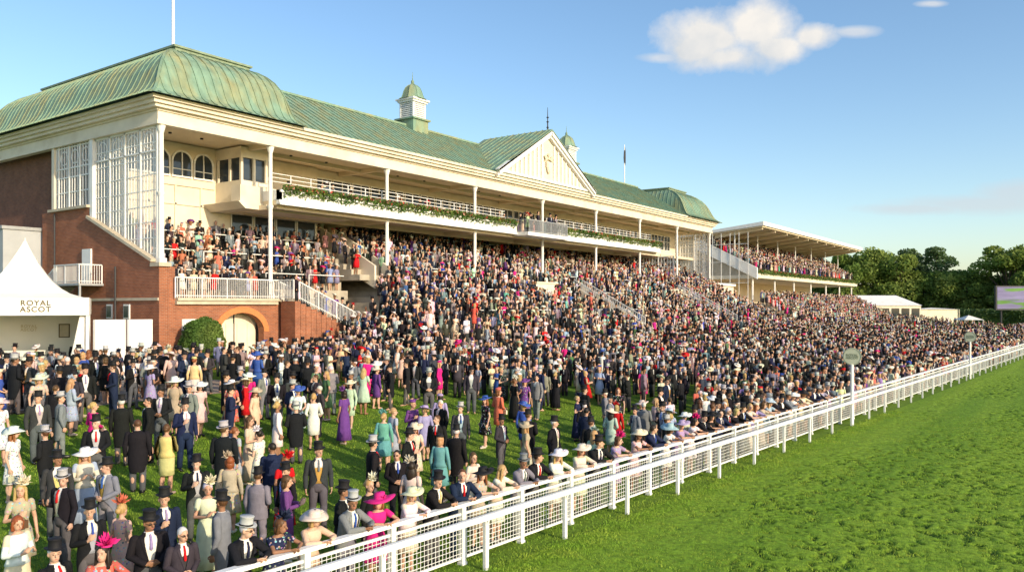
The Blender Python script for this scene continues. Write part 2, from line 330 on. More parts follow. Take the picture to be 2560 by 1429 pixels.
for uu_,va,vb in ((38.9,39.3,45.5),(40.2,39.3,45.5),(60.6,29.5,36.5),(62.0,29.5,36.5),(70.5,38,44),(83,31,37),(84.4,31,37),(94,36,42)):
    mb=MB(); mb.prism([(va,zt(va)-.5),(vb,zt(vb)-.5),(vb,zt(vb)+1.4),(va,zt(va)+1.05)],'u',uu_,uu_+.16); part(mb,'stair_wall',GS,cream)
for uu_ in (60.68,62.08,83.08,84.48):
    mb=MB(); rail(mb,(uu_,30.3,zt(30.3)+1.0),(uu_,36.5,zt(36.5)+1.35),.6,.2,.035); part(mb,'railing',GS,white)
for (a,b,c_,d,z0,z1) in ((54.5,57.5,36.4,38.6,4.,7.1),(80,83,36,37.6,5.,6.9)):
    mb=MB(); mb.box(a,b,c_,d,z0,z1); mb.box(a-.1,b+.1,c_-.1,c_+.15,z1,z1+.12); part(mb,'stair_wall',GS,cream)
for k in (5,9,13,17,21):
    q=[x for x in LV if x[1]==101][k]; z=q[4]; v=q[2]+.05; u=max(q[0],42); mb=MB()
    while u<99: mb.beam((u,v,z+1.0),(u+3.6,v,z+1.0),.05); mb.beam((u,v,z),(u,v,z+1.0),.05); mb.beam((u+3.6,v,z),(u+3.6,v,z+1.0),.05); u+=5.2
    part(mb,'handrail',GS,white)
for v0,zz in LB[::2]:
    u=24.4; mb=MB()
    while u<37: mb.beam((u,v0,zz+1.0),(u+3,v0,zz+1.0),.05); mb.beam((u,v0,zz),(u,v0,zz+1.0),.05); u+=3.4
    part(mb,'handrail',GS,white)
mb=MB(); mb.box(23.8,38.1,44.2,44.6,5,15.0); mb.box(38.1,101,46.5,46.9,9,11.45); mb.box(31.8,101,44.6,44.9,11.6,15.0); mb.box(24.5,101,47,60.5,1.4,15.0); mb.box(101,101.4,46,60.5,1.4,15)
mb.box(23.9,29.8,44.1,44.195,12.45,12.6); mb.box(23.9,29.8,44.12,44.195,11.3,11.4)
for x in (25.4,27.1,28.8): mb.box(x,x+.12,44.12,44.195,8.7,12.45)
part(mb,'back_wall',GS,cream)
def window(u,v,z0,z1,w,n=2,hz=(.66,),arched=False):
    mb=MB(); mb.box(u,u+w,v-.05,v-.003,z0,z1,1); f=.05
    mb.box(u-f,u+w+f,v-.1,v-.052,z0-f,z0+f); 
    for i in range(n+1): x=u+w*i/n; mb.box(x-.03,x+.03,v-.11,v-.051,z0,z1)
    for h in hz: mb.box(u,u+w,v-.105,v-.051,z0+(z1-z0)*h-.025,z0+(z1-z0)*h+.025)
    if arched:
        r=w/2
        for i in range(10):
            a0=math.pi*i/10;a1=math.pi*(i+1)/10; P=lambda a,q:(u+r+q*math.cos(a),z1+q*math.sin(a))
            mb.prism([(u+r,z1),P(a0,r),P(a1,r)],'v',v-.05,v-.004,1); mb.prism([P(a0,r-.03),P(a1,r-.03),P(a1,r+.08),P(a0,r+.08)],'v',v-.12,v-.052)
        mb.box(u+r-.025,u+r+.025,v-.1,v-.051,z1,z1+r)
    else: mb.box(u-f,u+w+f,v-.1,v-.052,z1-f,z1+f)
    part(mb,'window',GS,[white,glassd])
for x in (24.05,25.5,26.95,28.4): window(x,44.2,13.0,13.9,1.25,2,(.5,),True)
u=38.4
while u<98: window(u,46.5,9.95,11.35,1.55,1,()); u+=1.72
u=31.0
while u<37.5: window(u,44.2,9.3,11.3,1.6,1,()); u+=1.75
u=32.3
while u<98: window(u,44.6,12.5,14.4,1.7,2,(.6,)); u+=1.9
mb=MB(); mb.box(29.9,31.9,41.6,44.19,11.45,12.9); mb.box(29.9,31.9,41.6,44.19,14.3,14.95)
for (a,b) in ((29.9,41.6),(31.7,41.6),(29.9,43.9),(30.8,41.6),(29.9,42.7)): mb.box(a,a+.16,b,b+.16,12.9,14.3)
mb.prism([(29.5,11.05),(38,11.05),(38,11.45),(29.0,11.45)],'v',40.6,44.19)
mb.box(29.2,31.9,40.7,41.59,11.46,12.45)
part(mb,'commentary_room',GS,cream)
mb=MB(); mb.box(30.0,31.8,41.8,44.1,12.9,14.3); part(mb,'window',GS,glassd,label='dark glazing of the commentary room')
mb=MB(); mb.box(30.8,84,39.42,46.5,11.3,11.59); mb.box(84,100.5,42,46.5,11.3,11.59); mb.box(31,84,39.6,39.9,11.1,11.3); mb.box(31,84,42.8,43.1,11.0,11.3)
for u in (30.6,40.5,50.5,60.4,70.2,80): mb.box(u-.15,u+.15,39.9,46.4,11.02,11.3)
part(mb,'gallery_floor',GS,soff)
mb=MB(); mb.box(30.8,55.5,39.1,39.4,11.35,12.2); mb.box(62,84,39.1,39.4,11.35,12.2); mb.box(30.8,55.5,38.98,39.09,12.05,12.2);mb.box(62,84,38.98,39.09,12.05,12.2); mb.box(30.8,55.5,39.02,39.09,11.3,11.45);mb.box(62,84,39.02,39.09,11.3,11.45); mb.box(55.5,62,37.9,39.4,11.2,11.5); mb.box(30.8,31.0,39.1,41,11.6,12.2)
part(mb,'gallery_parapet',GS,white)
mb=MB(); rail(mb,(55.6,38,11.5),(61.9,38,11.5),1.05,.15,.04); rail(mb,(55.6,38,11.5),(55.6,39.2,11.5)); rail(mb,(61.9,38,11.5),(61.9,39.2,11.5)); part(mb,'railing',GS,grey)
for a,b in ((31,55.4),(62,84)):
    mb=MB()
    for hz in (12.85,13.1,13.35): mb.beam((a,40.3,hz),(b,40.3,hz),.035)
    u=a
    while u<=b: mb.beam((u,40.3,11.6),(u,40.3,13.35),.05); u+=1.6
    part(mb,'handrail',GS,white)
def flowers(a,b,v,z,parent):
    N=int((b-a)*230); P=np.stack([-(v+rng.normal(size=N)*.13-.12),a+(b-a)*rng.random(N),z+rng.random(N)*.32-rng.random(N)**3*.45],1); mi=rng.choice([0]*9+[1,2],N); mi=np.where(P[:,2]>z+.05,mi,0)
    off=WL[parent.name]; me=leafmesh('flower_box',P-np.array(off),.17,[leafm,redf,pinkf],mi); o=bpy.data.objects.new('flower_box',me); link(o,parent)
flowers(31,55.3,39.1,12.2,GS); flowers(62.2,84,39.1,12.2,GS)
for u in (23.6,30.6,40.5,50.5,60.4,70.2,80.0,90.0,100.4):
    zb=7.5 if u<24 else stand_z(u,39.95)
    mb=MB(); mb.tube((u,39.7,zb),(u,39.7,14.8),.13 if u>24 else .15,.12,12); mb.box(u-.2,u+.2,39.5,39.9,zb,zb+.25); mb.tube((u,39.7,14.4),(u,39.7,14.78),.13,.24,12); mb.tube((u,39.7,11.0),(u,39.7,11.25),.13,.2,12); part(mb,'column',GS,white,smooth=False)
mb=MB()
def frame(z0,z1,o,i,m=0):
    u0,u1,v0,v1=23.3,100.7,39.5,61
    mb.box(u0-o,u1+o,v0-o,v0+i,z0,z1,m); mb.box(u0-o,u0+i,v0+i,v1+o,z0,z1,m); mb.box(u1-i,u1+o,v0+i,v1+o,z0,z1,m)
frame(14.8,15.0,.08,.3); frame(15.0,15.5,.03,.3); frame(15.5,15.62,.12,.3); frame(15.62,15.8,.35,.3); frame(15.8,16.0,.5,.3); frame(16.0,16.17,.66,.3)
part(mb,'cornice',GS,cream)
mb=MB(); mb.box(23.6,100.4,39.8,47,15.05,15.12)
for u in (30.6,40.5,50.5,60.4,70.2,80,90): mb.box(u-.15,u+.15,39.8,44.5,14.75,15.05)
mb.box(31.9,100,42.2,42.5,14.8,15.05)
part(mb,'soffit',GS,soff)
for u in (25.5,27.5,34,37,44,47,54,57):
    mb=MB(); mb.tube((u,42,14.97),(u,42,15.05),.09,.09,10); part(mb,'ceiling_light',GS,dark)
def screen(u,parent,vz,zb,zt_,glass=True,step=.32,th=.045,mj=.12):
    mb=MB(); v=vz[0]
    i=0
    while v<=vz[1]+.01:
        w=mj if i%5==0 else th; mb.box(u-w/2,u+w/2,v-w/2,v+w/2,zb(v),zt_); v+=step; i+=1
    for z in np.arange(8.0,zt_,.85):
        vs0=[v for v in np.arange(vz[0],vz[1],.05) if zb(v)<z]
        if vs0: mb.box(u-th/2-.003,u+th/2+.003,vs0[0],vs0[-1]+.05,z-th/2,z+th/2)
    mb.box(u-.06,u+.06,vz[0],vz[1],zt_-1.35,zt_-1.27); mb.box(u-.06,u+.06,vz[0],vz[1],zt_-.12,zt_-.002)
    v=vz[0]+step*2.5
    while v<vz[1]:
        for k in range(12):
            a0=k*math.pi/6;a1=a0+math.pi/6; mb.beam((u,v+.45*math.cos(a0),zt_-.7+.45*math.sin(a0)),(u,v+.45*math.cos(a1),zt_-.7+.45*math.sin(a1)),.04)
        v+=step*5
    part(mb,'glazing_frame',parent,white)
    if glass:
        mb=MB(); mb.add([(u,vz[0],zb(vz[0])),(u,vz[1],zb(vz[1])),(u,vz[1],zt_),(u,vz[0],zt_)],[(0,1,2,3)]); part(mb,'glazing',parent,cglass)
zsl=lambda v:7.65+(v-39.9)*.403
screen(23.5,GS,(39.9,46.3),zsl,14.8)
screen(100.5,GS,(39.9,46.3),lambda v:6.8+(v-39.9)*.403,14.8,True,.4,.09,.2)
screen(90.1,GS,(40.2,46.3),zsl,11.3,False,.4,.07,.16)
mb=MB(); mb.box(23.3,23.7,46.3,46.65,10.3,14.8); part(mb,'pilaster',GS,white)
mb=MB(); mb.box(23.3,23.7,50.9,51.2,11.05,14.8); part(mb,'pilaster',GS,cream)
mb=MB(); mb.box(23.5,23.53,46.65,50.9,11.05,14.8,1)
for i in range(14): v=46.7+.32*i; w=.11 if i%4==0 else .05; mb.box(23.44-w/2,23.49,v-w/2,v+w/2,11.05,14.8)
for z in (11.1,12.0,12.9,13.45,14.7): mb.box(23.42,23.495,46.65,50.9,z-.035,z+.035)
for v in (47.3,48.6,49.9):
    for k in range(12):
        a0=k*math.pi/6;a1=a0+math.pi/6; mb.beam((23.44,v+.42*math.cos(a0),14.08+.42*math.sin(a0)),(23.44,v+.42*math.cos(a1),14.08+.42*math.sin(a1)),.045)
part(mb,'window',GS,[white,glassd],label='tall white-framed side window')
prof=[(-.62,.0),(-.3,.12),(0.05,.4),(.3,.8),(.5,1.25),(.72,1.75),(1.0,2.25),(1.4,2.75),(1.9,3.15),(2.4,3.42),(3.0,3.62)]
def dome(u0,u1,v0,v1,name,kl=1.,kr=1.):
    mb=MB(); z0=16.17
    R_=[[(u0+t*kl,v0+t,z0+h),(u1-t*kr,v0+t,z0+h),(u1-t*kr,v1-t,z0+h),(u0+t*kl,v1-t,z0+h)] for t,h in prof]
    for A,B in zip(R_[:-1],R_[1:]):
        for i in range(4): j=(i+1)%4; mb.add([A[i],A[j],B[j],B[i]],[(0,1,2,3)])
    mb.add(R_[-1],[(0,1,2,3)])
    def seam(fn,length,ka,kb):
        x=.0
        while x<length:
            pts=[]
            for t,h in prof:
                if t*ka<=x+1e-6 and t*kb<=length-x+1e-6: pts.append(fn(x,t,h))
            for p,q in zip(pts[:-1],pts[1:]): mb.beam(p,q,.045,.06)
            x+=.55
    seam(lambda x,t,h:(u0+x,v0+t,z0+h+.03),u1-u0,kl,kr); seam(lambda x,t,h:(u0+t*kl,v0+x,z0+h+.03),v1-v0,1,1); seam(lambda x,t,h:(u1-t*kr,v0+x,z0+h+.03),v1-v0,1,1)
    for i in range(4):
        for A,B in zip(R_[:-1],R_[1:]): mb.beam(A[i],B[i],.13,.1)
    part(mb,name,GS,copper)
    mb=MB(); t=2.95; h=z0+3.6; a,b=u0+t*kl,u1-t*kr; mb.box(a,b,v0+t,v1-t,h,h+.22); mb.box(a-.12,b+.12,v0+t-.12,v1-t+.12,h+.22,h+.34); part(mb,'roof_platform',GS,copper2)
dome(22.9,32.1,39.1,61,'dome_roof',1,.42); dome(91.6,101.1,39.1,61,'dome_roof',.42,1)
mb=MB(); ze,zr,ve,vr=16.2,20.3,38.95,46.0
mb.prism([(ve,ze),(vr,zr),(vr+7.2,ze),(vr+7.2,ze-.2),(ve,ze-.12)],'u',31.2,92.5)
u=31.6
while u<92:
    mb.beam((u,ve,ze+.03),(u,vr,zr+.03),.045,.07); u+=.62
mb.beam((31.2,vr,zr+.05),(92,vr,zr+.05),.3,.16)
part(mb,'main_roof',GS,copper)
ga,gb,gc,gzp=52.6,67.8,60.2,20.75
mb=MB()
for a in (ga-.4,gb+.4):
    mb.hexa([(gc,38.5,gzp+.12),(a,38.5,16.2),(a,46.2,16.2),(gc,46.2,gzp+.12),(gc,38.5,gzp+.3),(a,38.5,16.38),(a,46.2,16.38),(gc,46.2,gzp+.3)])
    for k in range(11):
        v=38.9+k*.65; mb.beam((gc,v,gzp+.33),(a,v,16.41),.05,.07)
part(mb,'gable_roof',GS,copper)
mb=MB(); mb.prism([(ga,16.18),(gb,16.18),(gc,gzp)],'v',39.0,39.3,1)
for a,sg in ((ga-.35,1),(gb+.35,-1)):
    for dz,vv0,w in ((-.12,38.7,.36),(-.42,38.82,.22)): mb.beam((gc,vv0,gzp+dz+.1),(a,vv0,16.25+dz+.1),.4 if w>.3 else .3,w)
mb.box(ga+.6,gb-.6,38.84,38.99,16.3,16.5)
def gh(x): return 16.2+(gzp-16.2)*(1-abs(x-gc)/(gb-gc))
x=ga+1.3
while x<gb-1.2:
    zt2=gh(x)-.5
    if zt2>16.7 and abs(x-gc)>.75: mb.box(x-.09,x+.09,38.86,38.985,16.5,zt2)
    x+=.66
part(mb,'pediment',GS,[white,cream])
mb=MB(); k_=.8
def cp(x,z): return (gc+(x)*k_,17.9+(z-17.9)*k_)
mb.prism([cp(*q) for q in ((-.5,18.2),(.5,18.2),(.48,17.6),(.25,17.05),(0,16.85),(-.25,17.05),(-.48,17.6))],'v',38.8,38.93,0)
mb.prism([cp(*q) for q in ((-.38,18.1),(.38,18.1),(.35,17.6),(0,17.0),(-.35,17.6))],'v',38.76,38.8,0)
for sg in (-1,1): mb.prism([cp(*q) for q in ((sg*.1,18.45),(sg*.55,18.9),(sg*1.0,18.75),(sg*.7,18.4),(sg*.9,18.2))],'v',38.82,38.9,1)
q=cp(0,18.6); mb.ell((q[0],38.85,q[1]),.15,.08,.18,10,6,1); mb.prism([cp(*q) for q in ((-.2,18.85),(-.25,19.1),(-.1,18.98),(0,19.15),(.1,18.98),(.25,19.1),(.2,18.85))],'v',38.82,38.9,1)
part(mb,'crest',GS,[cream,gold])
mb=MB(); mb.tube((gc,39,gzp+.2),(gc,39,gzp+2.3),.07,.02,8); 
for z in (.5,1.0,1.4): mb.ell((gc,39,gzp+z),.13,.13,.06,8,5)
part(mb,'finial',GS,dark)
def cupola(u):
    v=46; z=20.1; s=.78; mb=MB()
    def bx(a,z0,z1,m=0): mb.box(u-a*s,u+a*s,v-a*s,v+a*s,z0,z1,m)
    bx(1.2,18.9,z+.7); bx(1.4,z+.7,z+.85); part(mb,'cupola_base',GS,copper)
    mb=MB(); a=1.0
    for x in (-a,a-.18):
        for y in (-a,a-.18): mb.box(u+x*s,u+(x+.18)*s,v+y*s,v+(y+.18)*s,z+.85,z+2.3)
    for k in range(8): zz=z+.95+k*.16; bx(.96,zz,zz+.09)
    bx(.8,z+.85,z+2.2,1); bx(1.15,z+2.2,z+2.36); bx(1.32,z+2.36,z+2.5); part(mb,'louvre_box',GS,[white,grey])
    mb=MB(); P=[(1.5,0),(1.25,.1),(1.1,.4),(.98,.7),(.8,1.0),(.52,1.2),(.22,1.32),(.1,1.45),(.07,1.6)]
    rg=[]
    for r,h in P: rg.append([(u+r*s*math.cos(math.pi/8+k*math.pi/4)*1.05,v+r*s*math.sin(math.pi/8+k*math.pi/4)*1.05,z+2.5+h) for k in range(8)])
    for A,B in zip(rg[:-1],rg[1:]):
        for i in range(8): mb.add([A[i],A[(i+1)%8],B[(i+1)%8],B[i]],[(0,1,2,3)]); mb.beam(A[i],B[i],.05)
    mb.ell((u,v,z+4.05),.14,.14,.17,10,6); mb.tube((u,v,z+4.1),(u,v,z+4.9),.05,.01,8); part(mb,'cupola_dome',GS,copper)
cupola(50); cupola(74.8)
fp=thing('flagpole','tall white flagpole standing on the green copper roof','flagpole',(26.3,43,20)); mb=MB(); mb.tube((26.3,43,20.0),(26.3,43,31),.09,.06,10); mb.box(26.1,26.5,42.8,43.2,20,20.2); part(mb,'pole',fp,white)
fp=thing('flagpole','white flagpole with furled dark flag on the roof ridge','flagpole',(88.5,46,20.3)); mb=MB(); mb.tube((88.5,46,20.3),(88.5,46,25.2),.07,.05,8); part(mb,'pole',fp,white); mb=MB()
mb.loft([(22.6,.04,.04,0),(22.9,.16,.1,0),(23.6,.2,.13,.02),(24.4,.17,.1,0),(24.9,.06,.05,0)],10); mb.v=[(88.6+p[0],46+p[1],p[2]) for p in mb.v]; part(mb,'flag',fp,dark)
an=thing('annexe_building','annexe against the brick side wall, shade painted in as grey','building',(21.5,57,G0)); mb=MB(); mb.box(21.2,23.95,52.7,68,1.4,9.85); part(mb,'wall',an,annexe_sh); mb=MB(); mb.box(21.1,24,52.6,68.1,9.85,10.05); part(mb,'roof_edge',an,grey)

# ------------------------------------------------------------------ far grandstand
FS=thing('grandstand','modern grandstand with flat white canopy roof and packed seating','grandstand',(111,37,G0))
mb=MB(); mb.prism([(36,17.05),(50,15.5),(50,15.25),(36,16.5)],'u',111,173); part(mb,'canopy_roof',FS,white)
mb=MB(); mb.prism([(36.25,16.45),(49.8,15.2),(49.8,15.1),(36.25,16.3)],'u',111.2,172.8); part(mb,'soffit',FS,soff)
u=112
while u<173: mb=MB(); mb.prism([(36.5,16.27),(49,15.12),(49,14.3),(36.5,16.0)],'u',u,u+.3); part(mb,'roof_beam',FS,soff); u+=5.8
mb=MB(); mb.box(111,173,46,49,1.4,15.0); part(mb,'back_wall',FS,soff)
mb=MB(); FT=[]
for k in range(10): z=9.6+.5*(k+1); v0=37.6+.82*k; FT.append((v0,z)); mb.box(111,173,v0,46,z-.5,z)
for k in range(8): z=G0+.5*(k+1); v0=30+.9*k; mb.box(112,172,v0,46,z-.5,z)
part(mb,'terrace',FS,conc)
mb=MB(); mb.box(111,173,37.0,37.5,9.2,10.1); mb.box(111,173,37.5,46,9.1,9.6); part(mb,'parapet',FS,cream)
flowers(111.3,172.7,37.0,10.1,FS)
mb=MB(); mb.prism([(36.8,9.0),(46,13.6),(46,15.3),(36.8,10.6)],'u',110.6,110.98); part(mb,'side_wall',FS,white)
u=112
while u<173:
    mb=MB(); mb.tube((u,40.5,11),(u,40.5,16.0),.09,.09,8); part(mb,'column',FS,white); mb=MB(); mb.tube((u,37.9,1.5),(u,37.9,9.1),.14,.14,8); part(mb,'column',FS,white); u+=10
mb=MB()
for v in np.arange(38,46.1,1.3): mb.beam((110.4,v,2),(110.4,v,15.6),.07)
for z in (5.5,8.5,11.5,14): mb.beam((110.4,38,z),(110.4,46,z),.06)
part(mb,'glazing_frame',FS,white)
lk=thing('link_building','low cream entrance block between two grandstands','building',(105,42,G0)); mb=MB(); mb.box(101.8,110.2,40,50,1.4,8.0); part(mb,'wall',lk,cream); mb=MB(); mb.box(101.7,110.3,39.7,50,8,8.3); part(mb,'roof_edge',lk,white); mb=MB(); mb.box(103,109,39.93,39.99,5.2,7.2); part(mb,'window',lk,glassd)

# ------------------------------------------------------------------ text
def text(txt,center,right,size,mat_,parent,name='lettering'):
    cu=bpy.data.curves.new(name,'FONT'); cu.body=txt; cu.size=size; cu.align_x='CENTER'; cu.align_y='CENTER'; cu.extrude=.004; cu.offset=.006; cu.space_character=1.15; cu.space_line=.85
    t=bpy.data.objects.new(name,cu); COL.objects.link(t); dg=bpy.context.evaluated_depsgraph_get(); me=bpy.data.meshes.new_from_object(t.evaluated_get(dg)); bpy.data.objects.remove(t)
    r=Vector(right).normalized(); up=Vector((0,0,1)); nn=r.cross(up); Mx=Matrix((r,up,nn)).transposed().to_4x4(); Mx.translation=Vector(center)-WL[parent.name]
    me.transform(Mx); me.materials.clear(); me.materials.append(mat_); o=bpy.data.objects.new(name,me); link(o,parent); return o
# ------------------------------------------------------------------ tent
Rv=Vector((C5,S5,0)); Fv=Vector((-S5,C5,0)); LO=-.85
Rt=Rv.copy(); Rt.rotate(Matrix.Rotation(rad(27),3,'Z')); Ft=Fv.copy(); Ft.rotate(Matrix.Rotation(rad(27),3,'Z'))
tc0=Rv*(-19.75)+Fv*37.2-Rt*3.15; tc0.z=G0
tent=bpy.data.objects.new('pagoda_tent',None); tent.location=tc0; link(tent,None,tc0); tent["label"]='white peaked pagoda tent with lettered fascia over a hospitality counter'; tent["category"]='tent'
def TP(x,y,z): p=tc0+Rt*x+Ft*y; return (p.x,p.y,2.5+z)
class TB(MB):
    def __init__(s): super().__init__(True)
    def tb(s,x0,x1,y0,y1,z0,z1,m=0): s.hexa([TP(x0,y0,z0),TP(x1,y0,z0),TP(x1,y1,z0),TP(x0,y1,z0),TP(x0,y0,z1),TP(x1,y0,z1),TP(x1,y1,z1),TP(x0,y1,z1)],m)
mb=TB(); prv=None; HW=3.1
for r,z in ((3.1,3.05),(2.5,3.13),(1.9,3.32),(1.5,3.58),(1.15,3.92),(.88,4.28),(.62,4.7),(.38,5.15),(.18,5.55),(.05,5.85)):
    cur=[TP(.35+x*r,3.1+y*r,z) for x,y in ((-1,-1),(1,-1),(1,1),(-1,1))]
    if z<3.1: cur=[TP(x*r,3.1+y*r,z) for x,y in ((-1,-1),(1,-1),(1,1),(-1,1))]
    if prv:
        for i in range(4): mb.add([prv[i],prv[(i+1)%4],cur[(i+1)%4],cur[i]],[(0,1,2,3)])
    prv=cur
mb.tube(TP(.35,3.1,5.7),TP(.35,3.1,6.0),.05,.02,8); part(mb,'canopy',tent,tentm)
mb=TB(); mb.tb(-3.15,3.15,-.06,.0,2.28,3.1); mb.tb(-3.15,-3.09,0,6.2,2.28,3.1); mb.tb(3.09,3.15,0,6.2,2.28,3.1); part(mb,'fascia',tent,tentm)
for x,y in ((-3.05,.05),(3.05,.05),(-3.05,6.1),(3.05,6.1)):
    mb=TB(); mb.tube(TP(x,y,LO),TP(x,y,3.0),.05,.05,8); part(mb,'pole',tent,white)
mb=TB(); mb.tb(-3.05,3.05,4.6,4.65,LO,2.9)
for i in range(14): mb.tube(TP(2.85-.05*i,.25+.06*(i%2),LO),TP(3.07-.02*i,.2,2.4),.05,.03,6)
for i in range(10): mb.tube(TP(3.07,.4+.42*i,LO),TP(3.07,.4+.42*i,2.9),.06,.06,6)
mb.tb(3.03,3.07,.3,4.6,LO,2.9); part(mb,'tent_wall',tent,tentm)
mb=TB(); mb.tb(-2.6,1.2,2.2,2.9,LO,.2); mb.tb(-2.7,1.3,2.1,3.0,.2,.26); part(mb,'counter',tent,white)
mb=TB(); mb.tb(1.7,2.2,4.52,4.6,1.1,1.8); mb.tb(1.75,2.15,4.5,4.52,1.15,1.75,1); part(mb,'framed_picture',tent,[bark,stone])
bt=M('lettering_bronze',(.10,.085,.045),.6,.05,spec=.1); bt2=M('lettering_pale',(.2,.22,.15),.5,.05)
text("ROYAL\nASCOT",TP(1.0,-.07,2.69),Rt,.34,bt,tent)
text("ROYAL\nASCOT",TP(.4,4.5,1.6),Rt,.2,gold,tent)
pk=bpy.data.objects.new('picket_fence',None); q0=Vector(TP(-1,-2.2,LO)); pk.location=q0; link(pk,None,q0); pk["label"]='low white picket fence in front of the tent';pk["category"]='fence'
mb=TB()
for i in range(50): x=-6+i*.14; mb.tb(x,x+.08,-2.22,-2.2,LO+.05,LO+.95)
mb.tb(-6,1.0,-2.2,-2.17,LO+.25,LO+.32); mb.tb(-6,1.0,-2.2,-2.17,LO+.65,LO+.72); part(mb,'pickets',pk,white)
for a,b,y_ in ((3.3,4.7,.9),(4.75,5.9,1.0)):
    hb=bpy.data.objects.new('hoarding',None); q0=Vector(TP((a+b)/2,y_,LO)); hb.location=q0; link(hb,None,q0); hb["label"]='plain white hoarding panel beside the tent';hb["category"]='panel'; hb["group"]='white hoardings beside the tent'
    mb=TB(); mb.tb(a,b,y_,y_+.1,LO,2.05); mb.tb(a,b,y_-.02,y_,1.95,2.05); part(mb,'panel',hb,white)
    mb=TB(); mb.tb(a,a+.08,y_-.05,y_-.022,LO,2.05); part(mb,'post',hb,grey)
tp=thing('topiary_bush','clipped rounded green bush beside the brick archway','bush',(25.1,38.2,G0))
a=rng.normal(size=(11000,3)); a/=np.linalg.norm(a,axis=1)[:,None]; a*=(1-.12*rng.random(11000))[:,None]; a*=1+.05*np.sin(a[:,0:1]*9)+.04*np.sin(a[:,2:3]*11+1); P=a*np.array([1.15,1.15,1.5])+np.array([0,0,1.5]); P=P[P[:,2]>0]
link(bpy.data.objects.new('crown',leafmesh('crown',P,.1,[leafm])),tp)
mb=MB(True); mb.ell((0,0,1.48),1.02,1.02,1.38,16,10); me=mb.mesh('inner_foliage',[leafm]); link(bpy.data.objects.new('inner_foliage',me),tp)
def rsign(u,label):
    v=vo(u); th=thing('round_sign',label,'sign',(u,v,0),'round racecourse signs'); mb=MB(); mb.tube((u,v+.06,0),(u,v+.06,2.66),.075,.065,10); part(mb,'post',th,railw)
    ctr=Vector(W((u,v+.06,3.0))); d=Vector((-ctr.x,-ctr.y,0)).normalized(); mb=MB(True); mb.tube(ctr-d*.03,ctr+d*.03,.38,.38,28); part(mb,'disc',th,sgm)
    mb=MB(True)
    for k in range(28):
        a0=k*2*math.pi/28;a1=(k+1)*2*math.pi/28; r_=Vector((0,0,1)).cross(d); f=lambda a:ctr+d*.035+r_*.35*math.cos(a)+Vector((0,0,.35*math.sin(a))); mb.beam(f(a0),f(a1),.012)
    part(mb,'rim',th,bt2); text("ROYAL\nASCOT",ctr+d*.036,Vector((0,0,1)).cross(d),.14,bt2,th)
sgm=M('sign_green',(.44,.46,.36),.5,.08)
rsign(37.0,'round pale green lettered sign on white post beside the rail'); rsign(65.5,'round pale green lettered sign on white post beside the rail')
mq=bpy.data.objects.new('marquee',None); m0=Vector(W((184,34,G0))); mq.location=m0; link(mq,None,m0); mq["label"]='long white ridge marquee beyond the lawn';mq["category"]='marquee'
def QP(x,y,z,b=m0): q=b+Rv*x+Fv*y; return (q.x,q.y,b.z+z)
mb=MB(True); mb.add([QP(-9.6,0,3.7),QP(8.2,0,3.7),QP(8.2,10,3.7),QP(-9.6,10,3.7),QP(-6,5,5.9),QP(5.0,5,5.9)],[(0,1,5,4),(1,2,5),(2,3,4,5),(3,0,4)]); part(mb,'roof',mq,white)
mb=MB(True); mb.hexa([QP(-9.4,0.2,0),QP(8,0.2,0),QP(8,9.8,0),QP(-9.4,9.8,0),QP(-9.4,0.2,3.7),QP(8,.2,3.7),QP(8,9.8,3.7),QP(-9.4,9.8,3.7)]); part(mb,'wall',mq,cream)
for i in range(8): mb=MB(True); x0=-9+i*2.15; mb.hexa([QP(x0,.1,1.2),QP(x0+1.6,.1,1.2),QP(x0+1.6,.15,1.2),QP(x0,.15,1.2),QP(x0,.1,3.1),QP(x0+1.6,.1,3.1),QP(x0+1.6,.15,3.1),QP(x0,.15,3.1)]); part(mb,'window',mq,glassd)
for (u,v,w,hh,rs,lab) in ((176,16.5,1.9,2.1,.9,'small white peaked gazebo on the far lawn'),(206,27,5.5,3.0,.35,'low white hospitality cabin beyond the crowd')):
    b0=Vector(W((u,v,gz(v)))); g=bpy.data.objects.new('gazebo' if w<5 else 'cabin',None); g.location=b0; link(g,None,b0); g["label"]=lab; g["category"]='tent' if w<5 else 'cabin'
    mb=MB(True); mb.add([QP(-w,0,hh,b0),QP(w,0,hh,b0),QP(w,4,hh,b0),QP(-w,4,hh,b0),QP(0,2,hh+rs,b0)],[(0,1,4),(1,2,4),(2,3,4),(3,0,4)]); part(mb,'roof',g,tentm)
    mb=MB(True)
    for x in (-w+.1,w-.1): mb.tube(QP(x,.1,0,b0),QP(x,.1,hh,b0),.07,.07,6); mb.tube(QP(x,3.9,0,b0),QP(x,3.9,hh,b0),.07,.07,6)
    if w>5: mb.hexa([QP(-w+.2,.3,0,b0),QP(w-.2,.3,0,b0),QP(w-.2,3.8,0,b0),QP(-w+.2,3.8,0,b0),QP(-w+.2,.3,hh,b0),QP(w-.2,.3,hh,b0),QP(w-.2,3.8,hh,b0),QP(-w+.2,3.8,hh,b0)])
    part(mb,'frame',g,cream)
b0=Vector(W((214,14.5,0))); vs2=bpy.data.objects.new('video_screen',None); vs2.location=b0; link(vs2,None,b0); vs2["label"]='large outdoor video screen showing the race coverage'; vs2["category"]='screen'
scm=M('screen_picture',(.12,.24,.06),.5,.3,.5,color2=(.20,.18,.32),lo=.47,hi=.5,emit=.12,stretch=(.25,.25,2.4),spec=.1)
